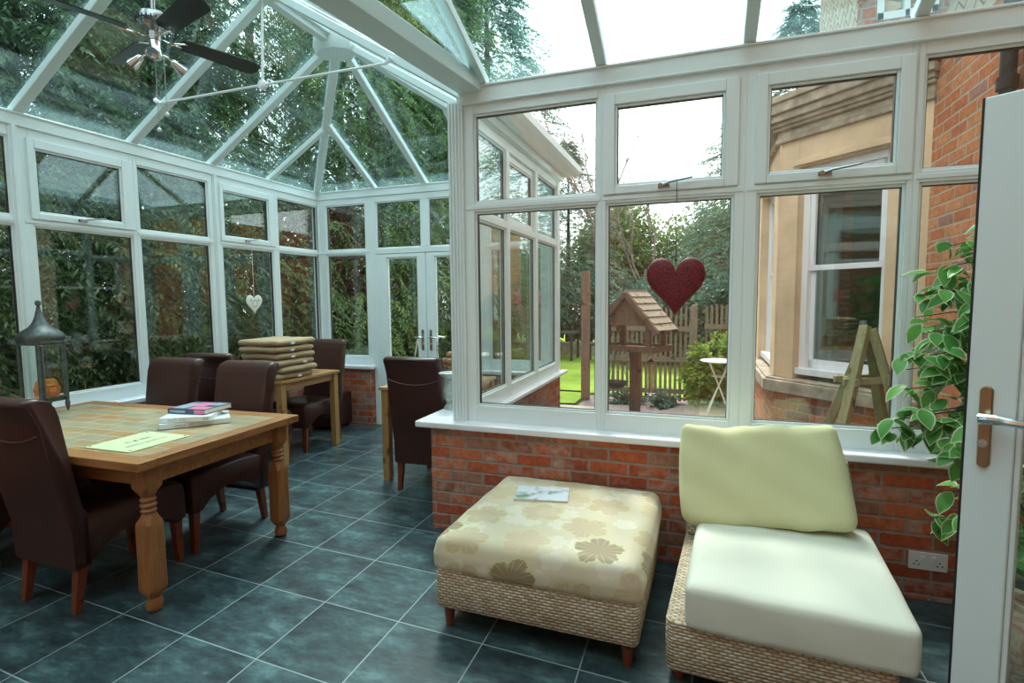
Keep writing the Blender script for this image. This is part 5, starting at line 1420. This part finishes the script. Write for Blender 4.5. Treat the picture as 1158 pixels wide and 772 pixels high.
def conifer(seed, H, R, nf, mat, droop=.5, base=.3, power=.8, leafl=.10, flen=(.5, 1.1), per=22):
    r = np.random.RandomState(seed)
    root = empty('conifer_tree')
    t = r.rand(nf) ** 1.0; z = base + (H - base) * (1 - (1 - t) ** 1.0); z = base + (H - base) * t ** 1.15
    k = (1 - (z - base) / (H - base)) ** power
    rr = R * k * (1 + .22 * np.sin(z * 3.1 + r.rand() * 6)) + .05
    az = r.rand(nf) * 2 * PI
    rr *= (1 + .18 * np.sin(az * 3 + z * 1.3) + .12 * np.sin(az * 7 + z * 2.1))
    inn = .45 + .5 * r.rand(nf) ** .6
    out = np.stack([np.cos(az), np.sin(az), np.zeros(nf)], 1)
    st = out * (rr * inn)[:, None]; st[:, 2] = z
    fl = (flen[0] + (flen[1] - flen[0]) * r.rand(nf)) * np.clip(rr / R + .25, .3, 1)
    d0 = norm(out + np.stack([r.normal(0, .35, nf), r.normal(0, .35, nf), r.normal(.0, .25, nf)], 1))
    u = (np.arange(per) + .5) / per
    P = st[:, None, :] + d0[:, None, :] * (fl[:, None] * u[None])[:, :, None]
    P[:, :, 2] -= droop * fl[:, None] * u[None] ** 2
    side = np.where(np.arange(per) % 2, 1., -1.)
    tan = d0[:, None, :] + np.zeros((1, per, 1)); tan = tan.copy(); tan[:, :, 2] -= 2 * droop * u[None]
    tan = norm(tan); sd = norm(np.cross(tan, np.array([0, 0, 1.])))
    dl = norm(tan * .75 + sd * side[None, :, None] * .75 + r.normal(0, .22, P.shape) + np.array([0, 0, -.25 * droop]))
    up = norm(np.array([0, 0, 1.]) + r.normal(0, .45, P.shape))
    n = nf * per
    ln = leafl * (1.25 - .6 * u)[None, :] * (.7 + .6 * r.rand(nf, per))
    o = leaf_mesh('foliage', P.reshape(-1, 3), dl.reshape(-1, 3), up.reshape(-1, 3), ln.reshape(-1), ln.reshape(-1) * .17, mat, seed, root)
    m = MB(); m.tube([(0, 0, -.1), (.03, .02, H * .4), (0, 0, H * .95)], [.16, .11, .02], 8)
    for q in range(26):
        a = q * 2.4; zz = base + (H - base) * (q + .5) / 26; e = R * (1 - zz / H) ** power * .7
        m.tube([(0, 0, zz), (e * math.cos(a), e * math.sin(a), zz - droop * e * .25)], [.03, .008], 5)
    m.build('trunk', M['trunk'], root); return root
def bush(seed, rx, ry, h, n, mat, leafl=.09, cat='shrub', trunk=.2, name='garden_shrub', hollow=.55, clump=40):
    r = np.random.RandomState(seed); root = empty(name)
    cc = norm(r.normal(0, 1, (clump, 3))) * (hollow + (1 - hollow) * r.rand(clump, 1)) * .8
    ci = r.randint(0, clump, n); P = cc[ci] + r.normal(0, .14, (n, 3))
    d = norm(P + r.normal(0, .5, (n, 3)))
    P[:, 2] = P[:, 2] * .5 + .5; P *= np.array([rx, ry, h * (1 - trunk)]); P[:, 2] += h * trunk; P[:, 2] = np.maximum(P[:, 2], .03)
    up = norm(np.array([0, 0, 1.]) + r.normal(0, .5, (n, 3))); ln = leafl * (.6 + .7 * r.rand(n))
    leaf_mesh('foliage', P, d, up, ln, ln * .32, mat, seed, root)
    m = MB(); m.tube([(0, 0, -.1), (0, 0, h * trunk + .1), (.05, 0, h * .6)], [.05 * h ** .5, .04 * h ** .5, .01], 8)
    for q in range(12): v = Vector(cc[q % clump]) ; m.tube([(0, 0, h * trunk), (v.x * rx * .8, v.y * ry * .8, (v.z * .5 + .5) * h * (1 - trunk) + h * trunk)], [.02 * h ** .5, .005], 5)
    m.build('trunk', M['trunk'], root); return root
A_ = [conifer(1, 11.5, 2.1, 3300, M['conif'], .75, .15, .55, .09, (.5, 1.1), 30), conifer(2, 10.0, 1.9, 3000, M['conif'], .6, .15, .5, .09, (.5, 1.1), 30), conifer(3, 12.5, 2.3, 3600, M['conif'], .9, .2, .6, .09, (.5, 1.1), 30)]
used = set()
def place(i, x, y, rz, s, label, group=None, lst=A_, cat='tree'):
    o = lst[i] if (id(lst), i) not in used else copy_tree(lst[i])
    used.add((id(lst), i))
    o.location = (x, y, GZ - .02); o.rotation_euler = (0, 0, rz); o.scale = (s, s, s); tag(o, label, cat, group); return o
G1 = 'dark conifers crowding beyond the left windows'; L1 = 'dense dark green conifer of the screen growing just beyond the left windows'
G2 = 'dark conifers beyond the french doors'; L2 = 'dark green conifer of the group growing beyond the french doors'
for k, (x, y) in enumerate([(-8.2, -2.6), (-8.4, -.2), (-8.1, 2.0), (-8.3, 4.1), (-8.1, 6.3), (-8.4, 8.6), (-9.9, -1.6), (-10.1, 1.0), (-9.8, 3.3), (-10.2, 5.6), (-10.3, 8.0), (-12.6, 0.6), (-12.5, 4.5), (-12.4, 9.0)]):
    place(k % 3, x, y, k * 1.7, 1 + .08 * math.sin(k * 2.3), L1, G1)
for k, (x, y) in enumerate([(-6.6, 9.9), (-5.5, 11.4), (-8.6, 11.6), (-7.0, 13.4)]):
    place(k % 3, x, y, k * 2.1 + 1, .88 + .05 * math.sin(k), L2, G2)
B_ = [conifer(5, 13.0, 2.5, 3000, M['conif2'], .45, 1.2, .85, .10, (.6, 1.2), 26), conifer(6, 9.8, 2.7, 1500, M['conif2'], .35, 1.5, .85, .12, (.8, 1.6), 22)]
place(0, -5.75, 14.4, .4, 1.0, 'very tall blue green conifer rising behind the gutter of the wing', None, B_)
place(1, -4.0, 16.8, 1.1, .66, 'blue green fir in front of the tall conifer, beyond the gutter of the wing', None, B_)
place(0, -8.6, 15.5, 2.4, 1.05, 'second tall blue green conifer, left of the tallest one', None, B_)
place(1, 2.5, 17.6, .4, 1.0, 'blue green fir beside the house, its tip showing through the roof glass', None, B_)
place(1, .95, 16.2, 2.0, .70, 'shorter blue green fir left of the house bay, its branches against the white sky', None, B_)
C_ = [bush(11, 1.7, 1.5, 5.0, 9000, M['broad'], .16, trunk=.12, name='broadleaf_tree', clump=70), bush(12, 1.5, 1.6, 4.4, 9000, M['broad'], .15, trunk=.1, name='broadleaf_tree', clump=60), bush(13, .8, .7, 1.5, 5000, M['conif2'], .09, trunk=.05, clump=40)]
for k, (i, x, y, s, l) in enumerate([(0, -2.9, 19.5, 1.05, 'light green garden tree behind the left slope of the bird table roof'), (1, -.9, 20.4, 1.15, 'light green garden tree directly behind the red heart'), (0, .7, 19.6, .98, 'light green garden tree at the right of the red heart'), (1, -5.0, 18.3, .85, 'light green garden tree beyond the lawn, left of the gate post'), (0, -3.4, 23.5, 1.1, 'light green tree farthest back above the garden'), (1, -7.3, 19.5, 1.1, 'light green garden tree farthest left beyond the lawn'), (1, 3.2, 22, 1.1, 'light green garden tree behind the house bay')]):
    place(i, x, y, k * 1.3, s, l, None, C_)
for k, (x, y, s, l) in enumerate([(-1.5, 13.2, 1.25, 'grey green shrub behind the gate post'), (-.7, 13.0, 1.35, 'grey green shrub behind the picket fence'), (.5, 12.9, 1.4, 'grey green shrub behind the thick fence post'), (-.2, 14.8, 1.7, 'large grey green shrub behind the bird table roof'), (1.4, 13.4, 1.6, 'grey green shrub beside the house corner'), (-4.6, 16.4, 1.5, 'grey green shrub behind the patio table'), (-3.3, 16.8, 1.6, 'grey green shrub at the right end of the far lawn wall'), (-2.0, 16.5, 1.5, 'grey green shrub on the far lawn right of the patio table'), (-6.0, 16.8, 1.7, 'grey green shrub at the left end of the far lawn wall')]):
    place(2, x, y, k * 2.2, s, l, None, C_, 'shrub')
D_ = [bush(15, .42, .30, 1.0, 2600, M['laurel'], .085, trunk=.03, name='laurel_shrub', clump=26)]
for k, (x, y, s, l) in enumerate([(.28, 8.25, 1.12, 'bright yellow green laurel behind the bistro table'), (-.02, 8.3, .7, 'low bright green laurel between the thick post and the bistro table'), (.75, 8.2, 1.1, 'bright green laurel at the right behind the bistro table')]):
    place(0, x, y, k * 1.1, s, l, None, D_, 'shrub')
E_ = [bush(18, .34, .14, .20, 900, M['conif2'], .05, trunk=.02, name='edging_plant', clump=14)]
for k, (x, y, s, l) in enumerate([(-1.1, 8.05, 1, 'low green edging plant at the foot of the fence, left of the bird table post'), (-.5, 7.95, 1.1, 'low green edging plant at the foot of the fence, right of the bird table post')]):
    place(0, x, y, k, s, l, None, E_, 'plant')
F2 = [bush(19, 1.5, 1.5, 4.2, 7000, M['red_leaf'], .12, trunk=.1, name='copper_tree', clump=60)]
place(0, -7.0, 8.6, .5, .95, 'copper leaved small tree outside the corner of the left and far windows', None, F2)
def bare_tree(seed, h, label, x, y):
    rs = random.Random(seed); m = MB()
    def grow(p, d, l, r_, dep):
        q1 = p + d * l * .5 + Vector((rs.uniform(-.06, .06), rs.uniform(-.06, .06), 0)) * l; q2 = p + d * l; m.tube([p, q1, q2], [r_, r_ * .85, r_ * .7], 5, False)
        if dep == 0: return
        for k in range(3 if dep > 1 else 3):
            nd = (d + Vector((rs.uniform(-.6, .6), rs.uniform(-.6, .6), rs.uniform(-.05, .35)))).normalized(); grow(p + d * l * rs.uniform(.55, 1.), nd, l * rs.uniform(.55, .75), r_ * .55, dep - 1)
    grow(Vector((0, 0, -.1)), Vector((.02, 0, 1)), h * .42, .07, 5)
    o = m.build('bare_tree', M['bare'], None, smooth=False); o.location = (x, y, GZ - .02); tag(o, label, 'tree')
bare_tree(3, 7.5, 'leafless thin tree against the white sky right of the tall conifer', -2.75, 15.6)
bare_tree(8, 6.2, 'leafless thin tree against the white sky left of the heart cord', -1.75, 17.8)

# ------------------------------------------------------------------ light
w = bpy.data.worlds.new('world'); SC.world = w; w.use_nodes = True; nt = w.node_tree; nt.nodes.clear()
bg = nt.nodes.new('ShaderNodeBackground'); wo = nt.nodes.new('ShaderNodeOutputWorld'); L(nt, bg.outputs[0], wo.inputs[0])
tc = nt.nodes.new('ShaderNodeTexCoord'); n = noise(nt, vscale(nt, tc.outputs['Generated'], (1, 1, 2.5)), 2.0, 4)
col = ramp(nt, n, [(.3, (.90, .97, 1.0)), (.7, (1., 1., 1.))]); L(nt, col, bg.inputs[0]); bg.inputs[1].default_value = 2.3
sun = bpy.data.lights.new('sun', 'SUN'); sun.energy = 3.0; sun.angle = math.radians(14); sun.color = (1, .96, .88)
so_ = bpy.data.objects.new('sun', sun); COL.objects.link(so_)
sd = Vector((.35, -.75, -1.25)).normalized()    # travel direction
so_.rotation_euler = sd.to_track_quat('-Z', 'Y').to_euler(); so_.location = (0, 8, 12)
vs_ = SC.view_settings; vs_.view_transform = 'Standard'; vs_.look = 'None'; vs_.gamma = 1; vs_.exposure = .55; vs_.use_curve_mapping = False
SC.cycles.transparent_max_bounces = 40; SC.cycles.max_bounces = 10
